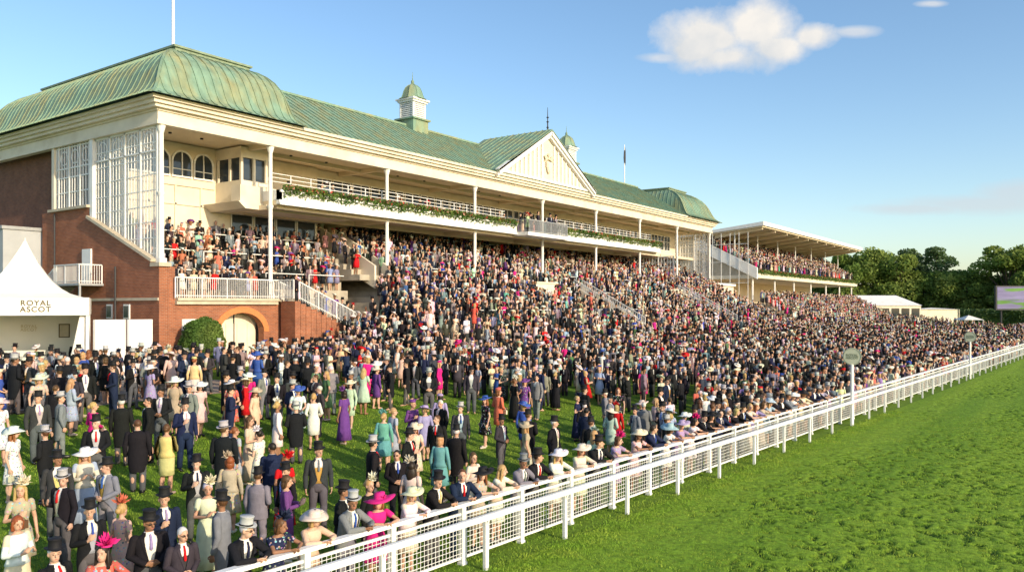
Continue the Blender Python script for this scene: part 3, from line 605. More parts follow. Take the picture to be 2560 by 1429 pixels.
mb=MB(True); mb.hexa([QP(-1.5,.0,4.3,b0),QP(12,.0,4.3,b0),QP(12,.6,4.3,b0),QP(-1.5,.6,4.3,b0),QP(-1.5,0,9.9,b0),QP(12,0,9.9,b0),QP(12,.6,9.9,b0),QP(-1.5,.6,9.9,b0)]); mb.tube(QP(0,.5,0,b0),QP(0,.5,4.3,b0),.2,.2,8); mb.tube(QP(10,.5,0,b0),QP(10,.5,4.3,b0),.2,.2,8); part(mb,'casing',vs2,dark)
mb=MB(True); mb.hexa([QP(-1.2,-.05,4.6,b0),QP(11.7,-.05,4.6,b0),QP(11.7,-.01,4.6,b0),QP(-1.2,-.01,4.6,b0),QP(-1.2,-.05,9.6,b0),QP(11.7,-.05,9.6,b0),QP(11.7,-.01,9.6,b0),QP(-1.2,-.01,9.6,b0)]); part(mb,'display',vs2,scm)
N=26000; P=np.stack([-( -60+rng.random(N)*110),226+rng.random(N)*3,rng.random(N)*4.4],1); me=leafmesh('hedge',P,.75,[leafc]); o=link(bpy.data.objects.new('hedge',me)); o["label"]='long dark green hedge along the far end of the course'; o["category"]='hedge'
mb=MB(); mb.box(226.6,228.4,-60,50,0,4.0); o2=bpy.data.objects.new('inner_foliage',mb.mesh('inner_foliage',[leafm])); link(o2); o2.parent=o

# ------------------------------------------------------------------ trees
def treetemplate(seed,h,wd,conifer=False):
    r=np.random.default_rng(seed); pts=[]; nb=22 if not conifer else 12
    mb=MB(True); mb.tube((0,0,0),(0,0,h*.55),h*.03,h*.018,10); 
    for k in range(nb):
        if conifer: z=h*(.3+.68*k/nb); rr_=wd*(.55-.4*k/nb)*(1+.3*r.random()); an_=r.random()*6.28; off=rr_*.6; bz=h*.05
        else: z=h*(.24+.68*r.random()); env=math.sqrt(max(.05,1-((z/h-.56)/.46)**2)); an_=k*2.4+r.random(); off=wd*.46*env*(.4+.6*r.random()); rr_=wd*(.12+.11*r.random()); bz=rr_*.7
        c_=np.array([off*math.cos(an_),off*math.sin(an_),z]); mb.tube((0,0,max(h*.2,z*.55)),tuple(c_),h*.012,h*.004,6)
        n=420; a=r.normal(size=(n,3)); a/=np.linalg.norm(a,axis=1)[:,None]; a*=(r.random(n)**.25)[:,None]; pts.append(c_+a*np.array([rr_*1.25,rr_*1.25,bz*1.2 if not conifer else bz*1.3]))
    return mb.mesh('trunk',[bark]),leafmesh('crown',np.concatenate(pts),.62,[leafc if conifer else leafd])
TT=[treetemplate(1,15,12),treetemplate(2,17,13),treetemplate(3,13,12),treetemplate(4,19,9,True)]
def tree(u,v,k,sc,lab):
    z=gz(v); t=bpy.data.objects.new('tree',None); t.location=W((u,v,z)); t.scale=(sc,)*3; t.rotation_euler=(0,0,random.random()*6.28); link(t,None,W((u,v,z))); t["label"]=lab;t["category"]='tree';t["group"]='trees beyond the racecourse'
    for nme,me in zip(('trunk','crown'),TT[k]): link(bpy.data.objects.new(nme,me),t)
for u,v,k,sc in ((232,50,0,1.25),(240,46,1,1.15),(236,41,0,1.2),(246,38,3,1.05),(240,34,2,1.05),(244,31,3,1.05),(240,27.5,2,1.05),(238,23,0,.85),(243,19,2,1.0),(238,15,1,1.22),(242,11,1,1.22),(235,7,0,1.2),(245,3,2,1.15),(240,-3,1,.95),(246,-9,0,1.1),(240,-16,2,1.2),(250,-24,1,1.),(236,58,1,.95),(252,66,0,1.1)):
    tree(u,v,k,sc,'dark conifer tree beyond the racecourse' if k==3 else 'broad leafy green tree beyond the racecourse')
N=30000; uu2=262+rng.random(N)*8; v2=-140+rng.random(N)*300; hmax=8+3*np.sin(v2*.11)+2*np.sin(v2*.31+1)+1.2*np.sin(v2*.9); P=np.stack([-v2,uu2,hmax*rng.random(N)**.6],1)
o=link(bpy.data.objects.new('distant_wood',leafmesh('distant_wood',P,1.1,[leafd]))); o["label"]='distant dark green wood closing the horizon'; o["category"]='wood'; o["kind"]='stuff'

# ------------------------------------------------------------------ people: shared meshes
def mkbend(phi,zp):
    def b(p):
        x,y,z=p
        if z<=zp or phi==0: return (x,y,z)
        t=min(1,(z-zp)/.18); f=phi*t; dz=z-zp; return (x,y*math.cos(f)-dz*math.sin(f),zp+dz*math.cos(f)+y*math.sin(f))
    return b
def voxel(mb,name,size,mats):
    me=mb.mesh(name,mats); o=bpy.data.objects.new('tmp',me); COL.objects.link(o); r=o.modifiers.new('r','REMESH'); r.mode='VOXEL'; r.voxel_size=size; sm=o.modifiers.new('s','SMOOTH'); sm.iterations=2; sm.factor=.5
    dg=bpy.context.evaluated_depsgraph_get(); dg.update(); m2=bpy.data.meshes.new_from_object(o.evaluated_get(dg)); bpy.data.objects.remove(o)
    if len(m2.vertices)<100: m2=me
    return m2
def joinmesh(a,mb,mats):
    n=len(a.vertices); V=np.zeros(n*3,dtype=np.float32); a.vertices.foreach_get('co',V); vs=V.reshape(-1,3).tolist(); fs=[tuple(p.vertices) for p in a.polygons]; mi=[0]*len(fs)
    for f,m in zip(mb.f,mb.m): fs.append(tuple(i+n for i in f)); mi.append(m)
    vs+=[tuple(p) for p in mb.v]; me=bpy.data.meshes.new('person'); me.from_pydata(vs,[],fs)
    for m in mats: me.materials.append(m)
    me.polygons.foreach_set('material_index',mi); me.polygons.foreach_set('use_smooth',[True]*len(fs)); me.update(); return me
def hand(mb,w,d,s,p):
    w=Vector(w);d=Vector(d).normalized();s=Vector(s).normalized();p=Vector(p).normalized()
    for o_ in (-.024,0,.024): mb.tube(w,w+d*.085+s*o_,.02,.018,8,caps=2)
    for o_,L in ((-.036,.062),(-.012,.078),(.012,.084),(.036,.074)):
        a=w+d*.08+s*o_; b=a+d*L*.55+p*.008; e=b+(d*.6+p*.8)*L*.5; mb.tube(a,b,.0115,.0105,6,caps=1); mb.tube(b,e,.0105,.009,6,caps=1)
    a=w+d*.025+s*.03; b=a+s*.035+d*.03; e=b+d*.035+p*.012; mb.tube(a,b,.015,.012,6,caps=1); mb.tube(b,e,.012,.01,6,caps=1)
def arms(pose,male,bend):
    out=[]; sx=.19 if male else .158; sz=1.40 if male else 1.345; k=1 if male else .95
    for sg in (1,-1):
        S=bend((sg*sx,0,sz)); dz=sz-1.40
        if pose=='stand' or (pose=='hold' and sg==1): E=(sg*.245*k,.03,1.12+dz);Wr=(sg*.25*k,-.05,.87+dz);d=(0,-.12,-1);s=(0,-1,0);p=(-sg,0,0)
        elif pose=='hold': E=(sg*.25*k,.02,1.13+dz);Wr=(sg*.12,-.22,1.20+dz);d=(-sg*.45,-.5,.55);s=(0,.2,1);p=(-sg*.6,.3,-.2)
        elif pose=='clasp': E=(sg*.25*k,.02,1.14+dz);Wr=(sg*.09,-.2,1.03+dz);d=(-sg,-.25,-.1);s=(0,-.2,1);p=(0,1,0)
        elif pose=='read': E=(sg*.24*k,-.02,1.13+dz);Wr=(sg*.1,-.26,1.16+dz);d=(-sg*.3,-.7,.45);s=(-sg*.4,0,.9);p=(-sg*.9,.2,.2)
        else: E=(sg*.27,-.32,1.215);Wr=(sg*.09,-.47,1.225);d=(-sg*.9,-.4,-.12);s=(0,-.8,.5);p=(0,.3,-1)
        out.append((S,E,Wr,d,s,p))
    return out
def rotv(mb,i0,yaw,c_,tilt=0):
    Rm=Matrix.Rotation(yaw,3,'Z')@Matrix.Rotation(tilt,3,'X'); c_=Vector(c_)
    for i in range(i0,len(mb.v)): mb.v[i]=tuple(Rm@(Vector(mb.v[i])-c_)+c_)
def build_person(male,pose,yaw=0.,tilt=0.,st=1.):
    phi=.22 if pose=='lean' else 0; bend=mkbend(phi,.95 if male else .92); A=arms(pose,male,bend); T={}
    hc=Vector(bend((0,-.012,1.625 if male else 1.555)))
    if pose=='lean': st=.4
    T['head']=hc; T['rot']=(tilt,0,yaw); x,y,z=hc; piv=(x,y+.02,z-.08)
    KY={1:-.03*st,-1:.015*st}; AY={1:-.09*st,-1:.05*st}; KX={1:.1,-1:.11}
    b=MB(True)
    if male: b.loft([(.84,.13,.09),(.93,.145,.1),(1.02,.135,.095),(1.10,.13,.09),(1.22,.15,.1),(1.34,.165,.105),(1.42,.14,.08),(1.46,.07,.06)],18,bend)
    else: b.loft([(.80,.15,.105),(.90,.155,.11),(1.0,.125,.09),(1.06,.108,.08),(1.15,.12,.09),(1.24,.135,.105,-.01),(1.32,.14,.09),(1.38,.11,.07),(1.42,.055,.05)],18,bend)
    nb=bend((0,.01,1.42 if male else 1.37)); b.tube(nb,(x,y+.015,z-.05),.058 if male else .046,.052 if male else .042,12,caps=2)
    i0=len(b.v)
    b.ell((x,y+.01,z+.015),.076,.094,.105,16,12); b.ell((x,y-.022,z-.05),.057,.066,.068,14,9); b.tube((x,y-.088,z+.012),(x,y-.108,z-.022),.010,.017,8,caps=2)
    for sg in (1,-1): b.ell((x+sg*.078,y+.008,z-.005),.012,.02,.032,8,6)
    rotv(b,i0,yaw,piv,tilt)
    hipz=.88 if male else .85
    for sg in (1,-1):
        kx=KX[sg] if male else .085; b.tube((sg*.085,0,hipz),(sg*kx,-.012+KY[sg],.48),.082 if male else .085,.055 if male else .054,12,caps=2); b.tube((sg*kx,-.012+KY[sg],.48),(sg*kx,.02+AY[sg],.09),.055,.036,12,caps=2); b.ell((sg*kx,.035+(KY[sg]+AY[sg])/2,.32),.048,.052,.13,10,8)
        b.tube((sg*kx,.03+AY[sg],.05),(sg*(kx+.02),-.13+AY[sg],.03),.038,.028,10,caps=2)
    for S,E,Wr,d,s,p in A:
        b.tube(S,E,.05 if male else .043,.04 if male else .034,10,caps=2); b.tube(E,Wr,.04 if male else .034,.027 if male else .023,10,caps=2); hand(b,Wr,d,s,p)
    body=voxel(b,'person',.0095,[skin])
    f=MB(True)
    for sg in (1,-1):
        f.ell((x+sg*.031,y-.080,z+.005),.011,.008,.005,8,6,1); f.beam((x+sg*.016,y-.087,z+.026),(x+sg*.047,y-.078,z+.026),.006,.005,1)
    f.ell((x,y-.086,z-.062),.021,.008,.007,10,6,2); rotv(f,0,yaw,piv,tilt)
    T['body']=joinmesh(body,f,[skin,eyem,lipm])
    def hairfin(m_): rotv(m_,0,yaw,piv,tilt); return m_.mesh('hair',[hairm],smooth=True)
    hm=MB(True)
    if male: hm.ell((x,y+.022,z+.03),.081,.096,.1,16,10); T['hairs']=[hairfin(hm)]
    else:
        hm.ell((x,y+.024,z+.03),.086,.1,.106,16,10); hm.ell((x,y+.045,z-.06),.088,.07,.1,14,9)
        for sg in (1,-1): hm.tube((x+sg*.072,y-.0,z+.03),(x+sg*.075,y+.01,z-.1),.028,.022,8,caps=2)
        h2=MB(True); h2.ell((x,y+.024,z+.03),.084,.098,.104,16,10); h2.ell((x,y+.12,z+.0),.05,.045,.05,12,8)
        h3=MB(True); h3.ell((x,y+.024,z+.03),.086,.1,.106,16,10); h3.ell((x,y+.07,z-.13),.1,.055,.17,14,9)
        for sg in (1,-1): h3.tube((x+sg*.074,y+.0,z+.03),(x+sg*.09,y-.01,z-.2),.028,.022,8,caps=2)
        T['hairs']=[hairfin(m_) for m_ in (hm,h2,h3)]
    sh=MB(True)
    for sg in (1,-1):
        kx=KX[sg] if male else .085; ay=AY[sg]; sh.tube((sg*kx,.035+ay,.045),(sg*(kx+.02),-.14+ay,.036),.047 if male else .04,.04 if male else .03,10,caps=2)
        if not male: sh.tube((sg*kx,.05+ay,.0),(sg*kx,.05+ay,.05),.012,.02,6)
        else: sh.box(sg*kx-.04,sg*kx+.05,-.16+ay,.07+ay,0.0,.02)
    T['shoes']=sh.mesh('shoes',[leather],smooth=True)
    if male:
        t=MB(True); t.loft([(1.03,.163,.112),(.93,.17,.12),(.84,.165,.115),(.78,.15,.1)],18,bend)
        for sg in (1,-1): kx=KX[sg]; t.tube((sg*.088,0,.86),(sg*kx,-.01+KY[sg],.48),.098,.072,14,caps=2); t.tube((sg*kx,-.01+KY[sg],.48),(sg*kx,.02+AY[sg],.075),.072,.062,14,caps=1)
        T['trousers']=t.mesh('trousers',[cloth],smooth=True)
        t=MB(True); t.loft([(1.2,.16,.11),(1.34,.185,.122),(1.42,.15,.1),(1.455,.078,.07),(1.49,.064,.064)],20,bend)
        for S,E,Wr,d,s,p in A: w=Vector(Wr);e=Vector(E); t.tube(e.lerp(w,.5),e.lerp(w,.97),.04,.037,10,caps=1)
        T['shirt']=t.mesh('shirt',[cloth],smooth=True)
        t=MB(True); t.loft([(.97,.172,.124),(1.05,.168,.122),(1.12,.166,.12),(1.22,.178,.128),(1.3,.178,.124),(1.315,.1,.11)],20,bend); T['waistcoat']=t.mesh('waistcoat',[cloth],smooth=True)
        t=MB(True); q=[bend((0,-.085,1.455)),bend((0,-.128,1.38)),bend((0,-.135,1.24))]; t.tube(q[0],q[1],.016,.018,8,caps=1); t.tube(q[1],q[2],.017,.026,8,caps=1); T['necktie']=t.mesh('necktie',[cloth],smooth=True)
        for nm,rg in (('morning',[(1.49,.078,.08,.75),(1.45,.10,.088,.62),(1.425,.175,.118,.5),(1.38,.208,.135,.44),(1.3,.205,.143,.40),(1.2,.194,.143,.33),(1.1,.184,.14,.22),(1.04,.186,.14,.15),(.98,.195,.145,.33),(.9,.2,.15,.8),(.8,.2,.15,1.2),(.68,.19,.15,1.55),(.56,.175,.15,1.85),(.5,.165,.148,2.0)]),('suit',[(1.49,.078,.08,.7),(1.45,.10,.088,.55),(1.425,.175,.118,.42),(1.38,.208,.135,.34),(1.3,.205,.143,.26),(1.2,.194,.143,.15),(1.1,.187,.14,.05),(1.0,.195,.145,.04),(.9,.205,.15,.07),(.8,.208,.155,.16)])):
            t=MB(True); n=26; vs=[];fs=[]
            for zz,rx,ry,op in rg:
                for i in range(n+1): a=op+(2*math.pi-2*op)*i/n; vs.append(bend((rx*math.sin(a),-ry*math.cos(a),zz)))
            for j in range(len(rg)-1):
                for i in range(n): fs.append((j*(n+1)+i,j*(n+1)+i+1,(j+1)*(n+1)+i+1,(j+1)*(n+1)+i))
            t.add(vs,fs)
            for sg in (1,-1):
                P=[]
                for zz,rx,ry,op in rg[1:8]: P.append((Vector(bend((sg*rx*math.sin(op),-ry*math.cos(op)-.008,zz))),Vector(bend((sg*rx*math.sin(op+.28*(zz-1.0)/.4),-ry*math.cos(op+.28*(zz-1.0)/.4)-.012,zz)))))
                for (a1,b1),(a2,b2) in zip(P[:-1],P[1:]): t.add([a1,b1,b2,a2],[(0,1,2,3)])
            for S,E,Wr,d,s,p in A:
                w=Vector(Wr);e=Vector(E); t.tube(S,E,.068,.056,12,caps=3); t.tube(e,e.lerp(w,.92),.056,.044,12,caps=2)
            T[nm]=t.mesh('coat',[cloth],smooth=True)
    else:
        def sleeves(t,lng,k=0):
            for S,E,Wr,d,s,p in A:
                w=Vector(Wr);e=Vector(E);S_=Vector(S)
                if lng: t.tube(S,E,.056,.047,12,caps=3); t.tube(e,e.lerp(w,.85),.047,.036,12,caps=2)
                else: t.tube(S,S_.lerp(e,.45),.057,.053,12,caps=3)
        top=[(1.385,.085,.075),(1.365,.15,.088),(1.31,.162,.105),(1.24,.155,.125,-.012),(1.15,.138,.108),(1.06,.122,.092)]
        fl=lambda z,t:0 if z>.95 else .06*math.sin(8*t)*(.95-z)/.5
        for nm,rg,lng,fo in (('flare',top+[(1.0,.135,.1),(.9,.175,.14),(.78,.195,.16),(.62,.215,.185),(.46,.235,.2),(.455,.22,.185)],False,fl),
                         ('pencil',top+[(1.0,.142,.108),(.92,.178,.13),(.82,.185,.135),(.65,.175,.14),(.48,.17,.15),(.475,.155,.13)],True,None),
                         ('long',top+[(1.0,.138,.105),(.9,.18,.135),(.7,.19,.155),(.4,.215,.19),(.14,.245,.22),(.135,.23,.2)],False,lambda z,t:0 if z>.95 else .05*math.sin(9*t)*(.95-z)/.6)):
            t=MB(True); t.loft([tuple(r) for r in rg],32,bend,fo); sleeves(t,lng); T[nm]=t.mesh('dress',[cloth],smooth=True); T[nm+'_floral']=T[nm].copy(); T[nm+'_floral'].materials.clear(); T[nm+'_floral'].materials.append(floral)
        t=MB(True); t.loft([(1.385,.095,.082),(1.365,.16,.098),(1.31,.175,.118),(1.24,.17,.138,-.012),(1.15,.155,.122),(1.06,.145,.11),(.98,.165,.128),(.9,.195,.15),(.895,.18,.13)],28,bend); sleeves(t,True); T['jacket']=t.mesh('jacket',[cloth],smooth=True)
        Wr=Vector(A[1][2]); t=MB(True); c_=Wr+Vector((.03,-.04,-.10 if pose!='stand' else -.22)); t.box(c_.x-.1,c_.x+.1,c_.y-.03,c_.y+.03,c_.z-.07,c_.z+.06); t.tube((c_.x-.07,c_.y,c_.z+.06),(c_.x,c_.y,c_.z+.15),.007,.007,6); t.tube((c_.x+.07,c_.y,c_.z+.06),(c_.x,c_.y,c_.z+.15),.007,.007,6); T['handbag']=t.mesh('handbag',[leather])
    g=MB(True)
    for sg in (1,-1): g.ell((x+sg*.032,y-.09,z+.006),.024,.008,.016,10,6); g.beam((x+sg*.055,y-.08,z+.01),(x+sg*.08,y+.01,z+.01),.005)
    g.beam((x-.02,y-.094,z+.01),(x+.02,y-.094,z+.01),.006); rotv(g,0,yaw,piv,tilt); T['sunglasses']=g.mesh('sunglasses',[eyem],smooth=True)
    return T
TM={p:[build_person(True,p,rad(a),rad(b),c_) for a,b,c_ in vs0] for p,vs0 in (('stand',((22,2,1),(-28,-3,-1))),('hold',((-20,0,1),(30,5,.3))),('clasp',((12,6,.2),(-25,0,-1))),('lean',((18,8,1),(-30,2,1),(45,0,1))))}
TW={p:[build_person(False,p,rad(a),rad(b),c_) for a,b,c_ in vs0] for p,vs0 in (('stand',((25,0,1),(-20,4,-1))),('hold',((-25,0,1),(20,3,-.5))),('clasp',((12,6,.2),(-30,0,1))),('read',((8,14,.3),(-12,8,1))),('lean',((18,8,1),(-22,2,1),(-42,0,1))))}
def hat_top():
    b=MB(True); n=26
    def ringz(P):
        vs=[];fs=[]
        for r,z,cu in P:
            for i in range(n): t=2*math.pi*i/n; vs.append((r*math.cos(t)*.92,r*1.08*math.sin(t)+.012,z+cu*abs(math.cos(t))))
        for j in range(len(P)-1):
            for i in range(n): i2=(i+1)%n; fs.append((j*n+i,j*n+i2,(j+1)*n+i2,(j+1)*n+i))
        fs.append(tuple((len(P)-1)*n+i for i in range(n))); b.add(vs,fs)
    ringz([(.08,.06,0),(.14,.058,.03),(.148,.064,.032),(.14,.068,.03),(.094,.075,0),(.092,.12,0),(.088,.16,0),(.092,.2,0),(.1,.212,0),(.097,.217,0)]); return b
def hat_wide(R_=.23,h=.1):
    b=MB(True); n=30; P=[(.085,.05),(R_*.6,.06),(R_,.045),(R_+.006,.05),(R_*.6,.072),(.1,.07),(.1,.1),(.09,.06+h*.9),(.06,.06+h),(.02,.065+h)]; vs=[];fs=[]
    for r,z in P:
        for i in range(n): t=2*math.pi*i/n; w=.03*math.sin(2*t+.6)*(r/R_)**2 if r>.12 else 0; vs.append((r*math.cos(t),r*math.sin(t)+.01,z+w+.18*(r*math.cos(t)) if r>.12 else z+.1*r*math.cos(t)))
    for j in range(len(P)-1):
        for i in range(n): i2=(i+1)%n; fs.append((j*n+i,j*n+i2,(j+1)*n+i2,(j+1)*n+i))
    b.add(vs,fs); 
    for k in range(9): a=random.random()*6.28; b.tube((.08,-.03,.09),(.08+.05*math.cos(a),-.05+.04*math.sin(a),.12+.03*random.random()),.02,.012,6,caps=1)
    return b
def hat_fas(n=46,R_=.15,seed=0):
    r=random.Random(seed); b=MB(True); c0=Vector((.045,-.01,.115)); b.tube(c0-Vector((0,0,.02)),c0+Vector((0,0,.006)),.075,.07,14)
    for k in range(n):
        a=r.random()*6.28; el=r.random()*1.3+.1; d=Vector((math.cos(a)*math.cos(el),math.sin(a)*math.cos(el),math.sin(el))); L=R_*(.5+.6*r.random()); s_=d.cross(Vector((r.random()-.5,r.random()-.5,r.random()))).normalized()*.02*(.6+r.random()); m_=c0+d*L*.6; e=c0+d*L+Vector((0,0,-.02+.05*r.random()))
        b.add([c0,m_-s_,e,m_+s_],[(0,1,2,3)])
    return b
def hat_pill():
    b=MB(True); b.loft([(.07,.09,.09,.01),(.075,.1,.1,.01),(.12,.095,.095,.01),(.14,.07,.07,.01),(.145,.02,.02,.01)],20); 
    for k in range(8): a=k*.8; b.tube((.05,-.05,.12),(.05+.06*math.cos(a),-.05+.05*math.sin(a),.15),.015,.01,6,caps=1)
    return b
HM={'top':hat_top().mesh('top_hat',[strawm],smooth=True),'wide':hat_wide().mesh('wide_brim_hat',[strawm],smooth=True),'big':hat_wide(.27,.13).mesh('wide_brim_hat',[strawm],smooth=True),'fas':hat_fas().mesh('fascinator',[strawm]),'fas2':hat_fas(60,.18,5).mesh('fascinator',[strawm]),'pill':hat_pill().mesh('pillbox_hat',[strawm],smooth=True)}
bnd=MB(True); bnd.loft([(.078,.089,.104,.012),(.105,.088,.103,.012)],24,caps=False); HBAND=bnd.mesh('hat_band',[cloth],smooth=True)

CL={'black':(.012,.012,.014),'navy':(.015,.022,.055),'grey':(.20,.20,.21),'pale grey':(.40,.40,.40),'charcoal':(.04,.04,.045),'white':(.72,.70,.66),'cream':(.64,.57,.44),'blush pink':(.60,.40,.34),'pale pink':(.62,.45,.44),'magenta':(.60,.02,.20),'red':(.52,.012,.015),'coral':(.55,.14,.09),'pale blue':(.33,.42,.50),'blue':(.04,.09,.34),'teal':(.13,.34,.31),'mint':(.38,.50,.42),'yellow':(.60,.52,.22),'lilac':(.32,.26,.44),'mustard':(.45,.28,.07),'beige':(.44,.35,.25),'green':(.09,.16,.07),'purple':(.14,.05,.22),'brown':(.12,.06,.03),'orange':(.45,.18,.06)}
SK=[(.52,.31,.21),(.56,.35,.25),(.48,.27,.18),(.54,.32,.23),(.56,.33,.22),(.28,.14,.08)]
HR={'blonde':(.42,.27,.11),'brown':(.09,.045,.02),'auburn':(.22,.07,.025),'dark':(.02,.014,.01),'white':(.55,.53,.5)}
def jit(c_,a=.12): return tuple(max(0,x*(1+random.uniform(-a,a))) for x in c_)+(1,)
npers=0
def person(u,v,male,face,pose='stand',hat=None,hatc=None,main='black',second=None,style=None,hair=None,acc=None,glasses=False,detail=True,place='on the lawn'):
    global npers; npers+=1
    T=random.choice((TM if male else TW)[pose]); z=stand_z(u,v); loc=Vector(W((u,v,z)))
    if face=='T': d=Vector((1,random.uniform(-.35,.2),0))
    elif isinstance(face,tuple): d=Vector(W((face[0],face[1],z)))-loc; d.rotate(Matrix.Rotation(random.gauss(0,.25),3,'Z'))
    else:
        d=Vector((-loc.x,-loc.y,0)); d.rotate(Matrix.Rotation(rad(face),3,'Z'))
    th=math.atan2(d.y,d.x)+math.pi/2; sc=random.uniform(.97,1.08) if pose!='lean' else random.uniform(1.01,1.06)
    o=bpy.data.objects.new('person',T['body']); o.location=loc; o.rotation_euler=(0,0,th); o.scale=(sc*random.uniform(.97,1.12 if male else 1.06),sc,sc); COL.objects.link(o); o.color=(*random.choice(SK),1)
    def ch(nm,me,c_,loc_=None,label=None):
        x=bpy.data.objects.new(nm,me); x.parent=o; COL.objects.link(x); x.color=c_
        if loc_ is not None: x.location=loc_; x.rotation_euler=T['rot']
        if label: x["label"]=label
    hk=hair or random.choice(['brown','dark','white','brown'] if male else ['blonde','brown','auburn','blonde','dark'])
    ch('hair',random.choice(T['hairs']),jit(HR[hk]))
    if male:
        style=style or 'morning'; second=second or random.choice(['pale grey','grey','cream','pale blue','mustard']) 
        ch('trousers',T['trousers'],jit((.09,.09,.095) if style=='morning' and main in('black','charcoal') else CL[main])); ch('shirt',T['shirt'],jit(CL['white'],.04)); ch('coat',T[style],jit(CL[main])); ch('waistcoat',T['waistcoat'],jit(CL[second if style=='morning' else main]))
        if detail: ch('necktie',T['necktie'],jit(CL[acc or random.choice(['lilac','blue','red','pale pink','grey','navy'])])); ch('shoes',T['shoes'],(.01,.01,.01,1))
        if hat:
            ch('top_hat',HM['top'],jit(CL[hatc or 'black'],.05),T['head'])
            if hatc in('grey','pale grey'): ch('hat_band',HBAND,(.02,.02,.02,1),T['head'])
        lab="man in %s %s"%(main,'morning coat' if style=='morning' else 'suit')+((" and %s top hat"%(hatc or 'black')) if hat else "")
    else:
        style=style or 'flare'
        ch('dress',T[style],jit(CL[main]))
        if second: ch('jacket',T['jacket'],jit(CL[second]))
        if detail: ch('shoes',T['shoes'],jit(CL[random.choice(['beige','black','cream'])]))
        if detail and pose in('hold','stand','clasp') and random.random()<.5: ch('handbag',T['handbag'],jit(CL[random.choice(['beige','black','cream','brown'])]))
        if hat: ch({'wide':'wide_brim_hat','big':'wide_brim_hat','fas':'fascinator','fas2':'fascinator','pill':'pillbox_hat'}[hat],HM[hat],jit(CL[hatc or main],.08),T['head'])
        lab="woman in %s%s dress"%(main,' floral' if 'floral' in style else '')+((" and %s %s"%(hatc or main,{'wide':'brimmed hat','big':'wide hat','fas':'fascinator','fas2':'feathered fascinator','pill':'small hat'}[hat])) if hat else '')
    if glasses: ch('sunglasses',T['sunglasses'],(0,0,0,1))
    lab+={'lean':' leaning on the white fence'}.get(pose,' standing '+place)
    w=lab.split(); o["label"]=' '.join(w[:12]); o["category"]='person'; o["group"]='racegoers in formal dress'
A_=[]
def P_(u,v,male,face,**k): A_.append((u,v)); person(u,v,male,face,**k)
def FV(u): return vf(u)+.45
m_,w_=True,False
P_(5.5,12.0,m_,40,pose='clasp',hat=1,hatc='black',second='white',acc='red')
P_(6.0,11.7,w_,'T',pose='lean',hat='fas2',hatc='magenta',main='coral',style='pencil_floral')
P_(5.8,13.9,w_,35,pose='read',main='cream',second='white',hair='auburn')
P_(6.7,13.4,m_,20,hat=1,main='black',second='pale grey',pose='hold',acc='blue')
P_(7.3,13.5,w_,130,pose='clasp',hat='fas2',hatc='coral',main='blush pink',style='flare_floral',hair='blonde')
P_(7.8,16.9,m_,5,hat=1,main='charcoal',second='yellow',acc='yellow')
P_(8.4,17.0,w_,10,pose='read',hat='wide',hatc='white',main='pale blue',style='long',second='cream',hair='blonde')
P_(9.7,19.1,m_,0,hat=1,second='pale grey',pose='clasp')
P_(9.9,22.5,m_,15,hat=1,main='charcoal',second='pale grey')
P_(9.0,22.6,w_,30,hat='wide',hatc='pale pink',main='white',style='flare_floral')
P_(10.5,18.7,m_,170,style='morning',hair='brown')
P_(10.9,18.1,w_,150,pose='hold',main='yellow',second='yellow',style='pencil',hair='brown')
P_(7.1,12.3,m_,15,pose='clasp',hat=1,second='white',glasses=True,acc='lilac')
P_(7.9,13.2,m_,20,pose='hold',hat=1,main='navy',style='suit',acc='lilac')
P_(7.25,11.6,m_,20,pose='clasp',style='suit',main='charcoal',glasses=True,hair='white',acc='red')
for u_,ml,kw in ((7.78,1,dict(hat=1,hatc='pale grey',main='black',glasses=True)),(8.43,0,dict(hat='fas2',hatc='navy',main='navy',style='flare_floral',hair='brown')),(9.12,0,dict(hat='wide',hatc='cream',main='blush pink',second='blush pink',hair='blonde')),(9.93,1,dict(hat=1,hatc='pale grey',main='grey')),(10.63,0,dict(hat='big',hatc='magenta',main='magenta')),(11.43,0,dict(hat='wide',hatc='cream',main='cream',second='white')),(12.1,1,dict(hat=1,acc='yellow',second='mustard')),(12.9,1,dict(style='suit',main='navy',hair='brown',acc='red')),(13.5,0,dict(hat='wide',hatc='black',main='beige',style='flare_floral')),(14.1,0,dict(main='white',second='cream',hair='blonde')),(14.9,1,dict(hat=1,hatc='grey',main='grey')),(15.45,1,dict(hat=1)),(16.3,0,dict(hat='wide',hatc='white',main='white',second='white',hair='blonde')),(17.3,0,dict(hat='wide',hatc='cream',main='cream',second='cream')),(18.1,1,dict(hat=1)),(19.0,0,dict(hat='fas2',hatc='magenta',main='lilac',style='flare_floral')),(20.1,0,dict(hat='wide',hatc='cream',main='pale pink',style='flare_floral')),(20.9,1,dict(style='suit',main='navy')),(21.9,0,dict(hat='big',hatc='pale blue',main='white',style='flare_floral')),(22.7,0,dict(hat='wide',hatc='lilac',main='lilac')),(23.5,0,dict(hat='fas2',hatc='magenta',main='white',style='flare_floral'))):
    P_(u_,FV(u_),bool(ml),'T',pose='lean',**kw)
P_(11.4,14.3,w_,25,pose='read',hat='fas2',hatc='red',main='red',style='long',hair='auburn')
P_(12.1,14.0,m_,5,hat=1,main='charcoal',second='mustard')
P_(10.1,13.5,m_,150,pose='hold',hat=1,main='grey',style='suit')
P_(8.9,13.4,w_,15,pose='read',hat='fas',hatc='cream',main='cream',style='long',hair='white')
P_(10.5,15.0,w_,165,hat='fas',hatc='beige',main='beige',style='flare_floral',second='beige')
P_(9.7,15.0,m_,10,pose='hold',hat=1,second='pale grey')
P_(12.9,17.6,w_,70,pose='read',main='blush pink',style='long',hair='brown')
P_(11.6,16.8,m_,160,hat=1,hatc='pale grey')
P_(12.4,19.7,m_,20,pose='hold',hat=1,main='navy',second='grey')
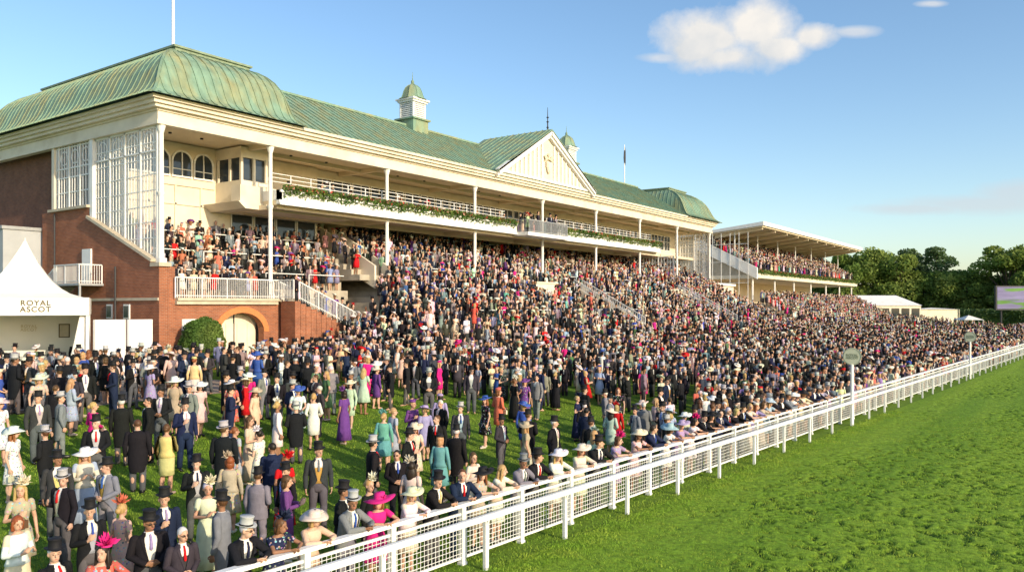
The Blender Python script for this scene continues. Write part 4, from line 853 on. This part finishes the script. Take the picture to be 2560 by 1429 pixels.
P_(12.9,21.7,m_,-20,hat=1,pose='clasp')
P_(17.3,22.1,m_,5,hat=1,second='pale grey')
P_(16.7,20.3,w_,0,pose='clasp',hat='wide',hatc='blue',main='white',style='flare_floral')
P_(18.8,21.9,m_,-60,pose='hold',style='suit',main='charcoal')
P_(15.6,22.2,w_,-30,pose='clasp',hat='wide',hatc='white',main='coral',style='flare_floral')
P_(15.9,21.4,w_,60,hat='wide',hatc='beige',main='blush pink',style='pencil')
P_(19.5,20.9,w_,-30,hat='wide',hatc='cream',main='mint',style='pencil')
P_(16.6,16.4,w_,170,hat='fas',hatc='teal',main='teal',style='flare',second='teal',hair='blonde')
P_(17.2,16.6,w_,120,main='pale blue',style='flare',hair='blonde')
P_(12.3,26.5,m_,180,hat=1); P_(12.9,26.1,m_,10,hat=1,second='white',acc='lilac')
P_(17.5,27.2,w_,175,hat='pill',hatc='yellow',main='cream',second='yellow')
P_(11.4,21.1,m_,170,hat=1); P_(13.5,13.7,m_,100,hat=1,hatc='pale grey'); P_(13.6,13.0,m_,10,style='suit',pose='clasp',glasses=True,acc='blue')
P_(20.5,17.6,w_,170,hat='pill',hatc='lilac',main='lilac',style='pencil'); P_(32.3,20.5,w_,90,hat='wide',hatc='white',main='white',style='long')
P_(15.3,14.2,m_,60,pose='hold',hat=1); P_(15.6,13.4,w_,160,hat='pill',hatc='black',main='teal',second='teal'); P_(16.5,13.6,m_,150,hat=1)
P_(21.3,16.3,w_,-60,hat='wide',hatc='blue',main='black',style='flare_floral'); P_(18,23.7,m_,40,hat=1,main='grey'); P_(11.2,25.4,w_,20,hat='wide',hatc='cream',main='blush pink',style='flare_floral')
P_(14.8,22.7,w_,30,hat='wide',hatc='white',main='pale pink',style='flare'); P_(14.3,23.3,w_,-20,hat='big',hatc='white',main='beige')
P_(22.2,12.9,m_,150,main='navy',style='suit'); P_(24.8,13.2,w_,160,main='red',style='pencil',hat='fas',hatc='red'); P_(19.8,12.6,m_,60,hat=1); P_(19.2,13.2,w_,100,main='beige',hat='wide',hatc='beige')
P_(34.3,13.6,w_,150,main='red',style='long',hat='fas',hatc='red'); P_(35,17.2,w_,20,main='magenta',hat='fas2',hatc='magenta'); P_(21.7,15.0,w_,160,main='blue',style='pencil',hat='wide',hatc='blue')
P_(6.4,15.2,w_,20,pose='hold',main='beige',style='flare_floral',hair='blonde',hat='fas',hatc='cream'); P_(12.9,11.9,w_,150,main='cream',hat='fas',hatc='cream'); P_(8.1,19.6,w_,60,main='white',style='flare_floral',hat='wide',hatc='white')
def proj(u,v,z):
    Zc=u*C5+v*S5; X=u*S5-v*C5; return 1280+1991*X/Zc,765-1991*(z-5.2)/Zc,Zc
cand=[]
def dens(u,v):
    if u<9: d=.12
    elif u<26: d=.14+.12*(u-9)/17
    elif u<36: d=.27+.53*(u-26)/10
    else: d=.9
    if v>27 and u<37: d=max(d,.4)
    if u<14 and v>22: d=.32
    if 8<u<26 and 14.5<v<20: d*=.6
    if u<34: d*=max(0,-.35+2.8*vnoise(np.array([u+3.]),np.array([v]),2.0,21)[0])
    if u>110: d=.7
    if u>135: d=.42
    return d
u=4.0
while u<190:
    st=.66 if u<34 else (.86 if u<110 else 1.2); v=vf(u)+1.2
    vmax=36.8 if u<31 else (37.3 if u<34 else 28.5 if u<101 else 29.5 if u<175 else 34)
    while v<vmax:
        if random.random()<dens(u,v):
            x_=u+random.uniform(-.33,.33); y_=v+random.uniform(-.33,.33)
            if v<2.52*u+1 and all((x_-a)**2+(y_-b)**2>.36 for a,b in A_ if abs(x_-a)<1) and not (x_<20.3 and y_>35) and (x_-25.1)**2+(y_-38.2)**2>4 and all((x_-q[0])**2+(y_-q[1])**2>.2 for q in cand[-70:]): cand.append([x_,y_,'lawn'])
        v+=st
    u+=st
u=24.2
while u<150:
    if random.random()<.96: cand.append([u,FV(u),'lean'])
    if u<60 and random.random()<.6: cand.append([u+.3,FV(u)+.65,'lawn'])
    u+=random.uniform(.52,.7)
vis=[]
for c_ in cand:
    x,y,Zc=proj(c_[0],c_[1],stand_z(c_[0],c_[1])+1.7)
    if -60<x<2640 and y<1440: vis.append((Zc,c_))
vis.sort(key=lambda t:t[0]); nind=300-npers
ind=[c_ for _,c_ in vis[:nind]]; rest=[c_ for _,c_ in vis[nind:]]
WC=['cream','white','blush pink','pale pink','navy','black','beige','pale blue','coral','red','mint','lilac','white','cream','green','blue','white','magenta','black','purple']
allq=A_+[(c_[0],c_[1]) for c_ in ind]
for i,(u,v,k) in enumerate(ind):
    male=random.random()<.62; face=random.choice([random.gauss(70,35),random.gauss(180,50),random.gauss(-65,40),random.gauss(130,40),random.gauss(20,30)]); det=i<110
    nb_=min(((a-u)**2+(b-v)**2,a,b) for a,b in allq if (a-u)**2+(b-v)**2>.01)
    if nb_[0]<2.5 and random.random()<.65: face=(nb_[1],nb_[2])
    if k=='lean': face='T'
    if male:
        hat=random.random()<.8; mc=random.choice(['black','black','black','charcoal','navy','black','grey']); person(u,v,True,face,pose='lean' if k=='lean' else random.choice(['stand','hold','clasp']),hat=1 if hat else None,hatc=random.choice(['black','black','black','pale grey']),main=mc,style='morning' if hat else 'suit',detail=det,glasses=random.random()<.15)
    else:
        mc=random.choice(WC); person(u,v,False,face,pose='lean' if k=='lean' else random.choice(['stand','hold','clasp','read']),hat=random.choice(['wide','fas','pill','fas2','wide',None]),hatc=random.choice([mc,mc,'cream','white','black']),main=mc,style=random.choice(['flare','pencil','flare_floral','long','pencil','flare_floral']),second=mc if random.random()<.25 else None,detail=det)

# ------------------------------------------------------------------ mass crowd (one object)
def lowp(male,hat,pose,n=7):
    b=MB(True)
    if male:
        for sg in (1,-1): b.tube((sg*.09,0,.9),(sg*.1,0,0.02),.095,.065,n,1)
        b.loft([(.7,.19,.14),(.95,.19,.14),(1.1,.17,.13),(1.35,.2,.13),(1.44,.13,.09)],n+2,m=0); b.add([(-.035,-.14,1.42),(.035,-.14,1.42),(.015,-.148,1.18),(-.015,-.148,1.18)],[(0,1,2,3)],4)
        sx,sz,hz=.2,1.4,1.62
    else:
        for sg in (1,-1): b.tube((sg*.08,0,.55),(sg*.08,0,0.02),.05,.035,n-2,2)
        b.loft([(.48,.22,.19),(.85,.19,.15),(1.04,.13,.1),(1.25,.16,.13),(1.36,.13,.09)],n+2,m=0); sx,sz,hz=.165,1.34,1.56
    for sg in (1,-1):
        S=(sg*sx,0,sz)
        if pose==2 and sg<0: E=(sg*.33,-.12,1.3);H=(sg*.16,-.16,1.56)
        elif pose and not(male and sg>0): E=(sg*.25,0,1.12);H=(sg*.1,-.24,1.16)
        else: E=(sg*.245,.02,1.12);H=(sg*.24,-.06,.84)
        lm=0 if male else (2 if random.random()<.4 else 0)
        b.tube(S,E,.06 if male else .05,.05 if male else .04,n-2,m=0 if male else lm); b.tube(E,H,.048,.035,n-2,m=0 if male else 2); b.ell(H,.04,.045,.05,5,3,m=2)
    b.tube((0,0,sz+.02),(0,0,hz-.05),.055,.05,n-1,m=2); b.ell((0,-.01,hz),.078,.095,.118,n+1,5,m=2); b.ell((0,.022,hz+.03),.084,.098,.1,n+1,5,m=5)
    if not male: b.ell((0,.05,hz-.06),.08,.05,.09,n,4,m=5)
    if hat=='top': b.tube((0,.01,hz+.065),(0,.01,hz+.075),.15,.15,n+3,3); b.tube((0,.01,hz+.07),(0,.01,hz+.215),.093,.1,n+1,3)
    elif hat=='wide': b.tube((0,.01,hz+.05),(.01,.01,hz+.065),.22,.21,n+4,3); b.tube((0,.01,hz+.06),(0,.01,hz+.15),.1,.075,n,3)
    elif hat=='fas':
        for k in range(9):
            a=k*.9; e=(.05+.13*math.cos(a),.13*math.sin(a)-.01,hz+.12+.06*(k%3)); b.add([(.04,0,hz+.1),(e[0]*.6-.02,e[1]*.6+.03,e[2]+.02),e,(e[0]*.6+.03,e[1]*.6-.02,e[2]-.02)],[(0,1,2,3)],3)
    elif hat=='pill': b.tube((.02,0,hz+.08),(.02,0,hz+.14),.095,.08,n,3)
    F=[];cat=np.zeros(len(b.v),dtype=int)
    for f,m in zip(b.f,b.m):
        for i in f: cat[i]=m
        for i in range(1,len(f)-1): F.append((f[0],f[i],f[i+1]))
    return np.array(b.v),np.array(F),cat
LODS=[]
for n in (8,5):
    LODS.append(([lowp(True,'top',0,n),lowp(True,'top',1,n),lowp(True,None,0,n),lowp(True,None,1,n),lowp(True,None,2,n)],[lowp(False,'wide',1,n),lowp(False,'wide',0,n),lowp(False,'fas',1,n),lowp(False,'pill',1,n),lowp(False,None,0,n),lowp(False,'fas',0,n),lowp(False,'wide',2,n)]))
allp=[(u,v,stand_z(u,v),'fence' if k=='lean' else 'lawn') for u,v,k in rest]
for i,(u0,u1,v0,v1,z) in enumerate(LV):
    u=u0+.3
    while u<u1-.2:
        bad=(39.1<u<40.1 and 39<v0<45.6 and random.random()<.5) or (60.8<u<62.0 and v0<36.6) or (83.2<u<84.4 and 31<v0<37) or (54.3<u<57.7 and 36<v0+.4<38.8)
        gap=vnoise(np.array([u]),np.array([v0]),2.3,9)[0]
        if not bad and random.random()<.94-(.4 if gap<.28 else 0) and v0+.4<46.2:
            vj=v0+.4+random.uniform(-.36,.36)
            if vj<v1: allp.append((u+random.uniform(-.15,.15),vj,stand_z(u,max(v0+.01,vj)),'stand' if v0>32 or random.random()<.4 else 'lawn'))
        u+=random.uniform(.46,.78)
for k in range(15):
    uk=33+.62*k; v=28.6+.8*k+.9
    while v<39.2:
        uj=uk+random.uniform(.1,.5)
        if not (v>37.5 and uj<38.5) and random.random()<.92: allp.append((uj,v,stand_z(uj,v),'stand' if v>33 else 'lawn'))
        v+=random.uniform(.45,.72)
for v0,z in [(39.5,5.65),(40.1,5.65)]+LB:
    u=24.4
    while u<37.7:
        if random.random()<.93 and not(v0<40.9 and u>30.6): allp.append((u,v0+.3,z,'stand'))
        u+=random.uniform(.5,.68)
for i in range(60): allp.append((random.uniform(32,82),random.uniform(40.6,43.8),11.6,'lawn'))
for i in range(14): allp.append((random.uniform(55.9,61.7),random.uniform(38.3,39.2),11.5,'dark'))
for i in range(15): allp.append((31.3+i*.42,random.uniform(38.1,38.8),5.5-int((.4+i*.42)/.4)*.165,'stand'))
for v0,z in FT:
    u=111.3
    while u<172.5: allp.append((u,v0+.4+random.uniform(-.2,.2),z,'stand')); u+=random.uniform(.45,.75)
for kk in range(8):
    u=112
    while u<172: allp.append((u,30.45+.9*kk,G0+.5*(kk+1),'stand')); u+=random.uniform(.55,.95)
u=101.5
while u<111:
    v=29
    while v<39.5: allp.append((u,v+random.uniform(-.2,.2),gz(v),'stand')); v+=.8
    u+=.65
for i in range(7):
    p=TP(-2.4+i*.8,random.uniform(.5,1.6) if i%2 else 3.4,LO); allp.append((p[1],-p[0],G0,'lawn'))
Vs=[];Fs=[];Cs=[];off=0
LIGHT=['cream','white','blush pink','pale pink','white','white','cream','beige','coral','red','pale blue','lilac','navy','black','teal','red','black','magenta','purple','blue','charcoal','pale pink','black','navy']
for (u,v,z,kd) in allp:
    x,y,Zc=proj(u,v,z+1.5)
    if x<-80 or x>2700: continue
    male=random.random()<(.64 if kd=='lawn' else .9 if kd=='dark' else .5 if kd=='fence' else .54); L=LODS[0 if Zc<62 else 1]
    if male: t=random.choice(L[0][:2]+L[0][:1] if (kd in('lawn','fence') and random.random()<.75) else (L[0] if kd!='stand' else L[0][2:]+L[0][:2]))
    else: t=random.choice(L[1])
    if male: main=jit(CL[random.choice(['black','black','charcoal','navy','black','grey'])] if kd!='stand' or random.random()<.84 else CL[random.choice(['beige','white','pale blue','grey','white'])],.3)
    else: main=jit(CL[random.choice(WC if kd!='stand' else LIGHT)],.25)
    sec=jit(CL['charcoal']) if male else main; sk=(*random.choice(SK),1); hatc=jit(CL['pale grey' if random.random()<.2 else 'black']) if male else random.choice([main,jit(CL['cream']),jit(CL['white']),jit(CL['white']),jit(CL[random.choice(['red','magenta','blue','black','pale pink','purple'])])])
    pal=np.array([main,sec,sk,hatc,(.55,.54,.52,1),(*HR[random.choice(['dark','dark','brown','dark','white'] if male else ['brown','dark','blonde','brown','auburn'])],1)])
    if kd in('stand','fence','dark'): th=rad(90)+random.gauss(0,.6)
    else: th=random.random()*6.283 if random.random()<.6 else rad(90)+random.gauss(0,.6)
    sc=random.uniform(.90,1.1); c_,s_=math.cos(th)*sc,math.sin(th)*sc; A=t[0]; lx=random.gauss(0,.05); ly=random.gauss(0,.05)
    Vs.append(np.stack([A[:,0]*c_-A[:,1]*s_-v+lx*A[:,2],A[:,0]*s_+A[:,1]*c_+u+ly*A[:,2],A[:,2]*sc+z],1)); Fs.append(t[1]+off); Cs.append(pal[t[2]]); off+=len(A)
V=np.concatenate(Vs);F=np.concatenate(Fs);Cc=np.concatenate(Cs)
me=npmesh('crowd',V,F,[crowdm]); ca=me.color_attributes.new('Col','FLOAT_COLOR','POINT'); ca.data.foreach_set('color',Cc.astype(np.float32).ravel())
o=link(bpy.data.objects.new('crowd',me)); o["label"]='dense crowd of racegoers filling the terraces and far lawn'; o["category"]='crowd'; o["kind"]='stuff'

# ------------------------------------------------------------------ light, sky, camera
SE=20
D=Vector((.95,-.12,math.tan(rad(SE))*.955)); sl=bpy.data.lights.new('sun','SUN'); sl.energy=5.0; sl.angle=rad(.53); sl.color=(1,.84,.60); so=bpy.data.objects.new('sun',sl); so.rotation_euler=D.to_track_quat('Z','Y').to_euler(); so.location=(60,-20,60); COL.objects.link(so)
w=bpy.data.worlds.new("World"); scene.world=w; w.use_nodes=True; nt=w.node_tree; n=nt.nodes; l=nt.links; bg=n['Background']; bg.inputs[1].default_value=.15
sky=n.new('ShaderNodeTexSky'); sky.sky_type='NISHITA'; sky.sun_disc=False; sky.sun_elevation=rad(SE); sky.sun_rotation=math.atan2(D.x,D.y); sky.altitude=0; sky.air_density=1.0; sky.dust_density=1.0; sky.ozone_density=1.6
tc=n.new('ShaderNodeTexCoord')
def vm(op,a,b=None):
    x=n.new('ShaderNodeVectorMath'); x.operation=op
    for i,q in enumerate((a,b)):
        if q is None: continue
        if isinstance(q,(tuple,Vector)): x.inputs[i].default_value=tuple(q)
        else: l.new(q,x.inputs[i])
    return x.outputs['Value'] if op in('DOT_PRODUCT','LENGTH') else x.outputs[0]
def mm(op,a,b=0.,clamp=False):
    x=n.new('ShaderNodeMath'); x.operation=op; x.use_clamp=clamp
    for i,q in enumerate((a,b)):
        if isinstance(q,(int,float)): x.inputs[i].default_value=q
        else: l.new(q,x.inputs[i])
    return x.outputs[0]
dirn=vm('NORMALIZE',tc.outputs['Generated'])
nz=n.new('ShaderNodeTexNoise'); nz.inputs['Scale'].default_value=14; nz.inputs['Detail'].default_value=10; nz.inputs['Roughness'].default_value=.6; l.new(dirn,nz.inputs['Vector'])
nz2=n.new('ShaderNodeTexNoise'); nz2.inputs['Scale'].default_value=30; nz2.inputs['Detail'].default_value=7; l.new(dirn,nz2.inputs['Vector'])
def pix(x,y):
    a=(x-1280)/1991; b=(765-y)/1991; return Vector((-(S5-a*C5),C5+a*S5,b)).normalized()
def blob(x,y,rx,ry):
    c0=pix(x,y); r_=Vector((C5,S5,0)); r_=(r_-c0*r_.dot(c0)).normalized(); up=r_.cross(c0); k=c0.dot(Vector((-S5,C5,0))); dl=vm('SUBTRACT',dirn,c0); a=mm('DIVIDE',vm('DOT_PRODUCT',dl,r_),rx/1991*k); b=mm('DIVIDE',vm('DOT_PRODUCT',dl,up),ry/1991*k)
    return mm('SUBTRACT',1.,mm('SQRT',mm('ADD',mm('MULTIPLY',a,a),mm('MULTIPLY',b,b)))),b
bl=[blob(*q) for q in ((1775,100,140,75),(1890,75,135,80),(2035,90,70,42),(1830,145,150,55),(1930,120,110,50),(1740,125,80,45))]
mx=bl[0][0]
for q in bl[1:]: mx=mm('MAXIMUM',mx,q[0])
dn=mm('ADD',mx,mm('MULTIPLY',mm('SUBTRACT',nz.outputs[0],.5),1.8)); dn=mm('MULTIPLY',mm('SUBTRACT',dn,.02),1.6,True)
bl2=[blob(*q) for q in ((2440,510,230,30),(2300,522,170,18),(2560,485,150,42),(1660,145,70,14),(2330,10,40,10),(2130,80,60,16))]
m2=bl2[0][0]
for q in bl2[1:]: m2=mm('MAXIMUM',m2,q[0])
d2=mm('ADD',m2,mm('MULTIPLY',mm('SUBTRACT',nz.outputs[0],.47),1.3)); d2=mm('MULTIPLY',mm('MULTIPLY',d2,1.4,True),.6)
den=mm('MAXIMUM',dn,d2,True)
sh=mm('ADD',mm('MULTIPLY',bl[1][1],.4),mm('MULTIPLY',mm('SUBTRACT',nz2.outputs[0],.5),2.0)); sh=mm('ADD',sh,.75,True)
cm=n.new('ShaderNodeMix'); cm.data_type='RGBA'; l.new(sh,cm.inputs[0]); cm.inputs[6].default_value=(4.5,4.75,5.0,1); cm.inputs[7].default_value=(6.4,6.1,5.7,1)
hsv=n.new('ShaderNodeHueSaturation'); hsv.inputs['Saturation'].default_value=1.12; hsv.inputs['Value'].default_value=1.48; l.new(sky.outputs[0],hsv.inputs['Color'])
fm=n.new('ShaderNodeMix'); fm.data_type='RGBA'; l.new(den,fm.inputs[0]); l.new(hsv.outputs[0],fm.inputs[6]); l.new(cm.outputs[2],fm.inputs[7]); l.new(fm.outputs[2],bg.inputs[0])
cam=bpy.data.cameras.new('camera'); cam.lens=28; cam.sensor_width=36; cam.shift_y=.0197; cam.clip_end=6000; cam.clip_start=.1; co=bpy.data.objects.new('camera',cam); co.location=(0,0,5.2); co.rotation_euler=(rad(90),0,rad(35.5)); COL.objects.link(co); scene.camera=co
scene.view_settings.view_transform='Standard'; scene.view_settings.look='None'; scene.view_settings.exposure=0
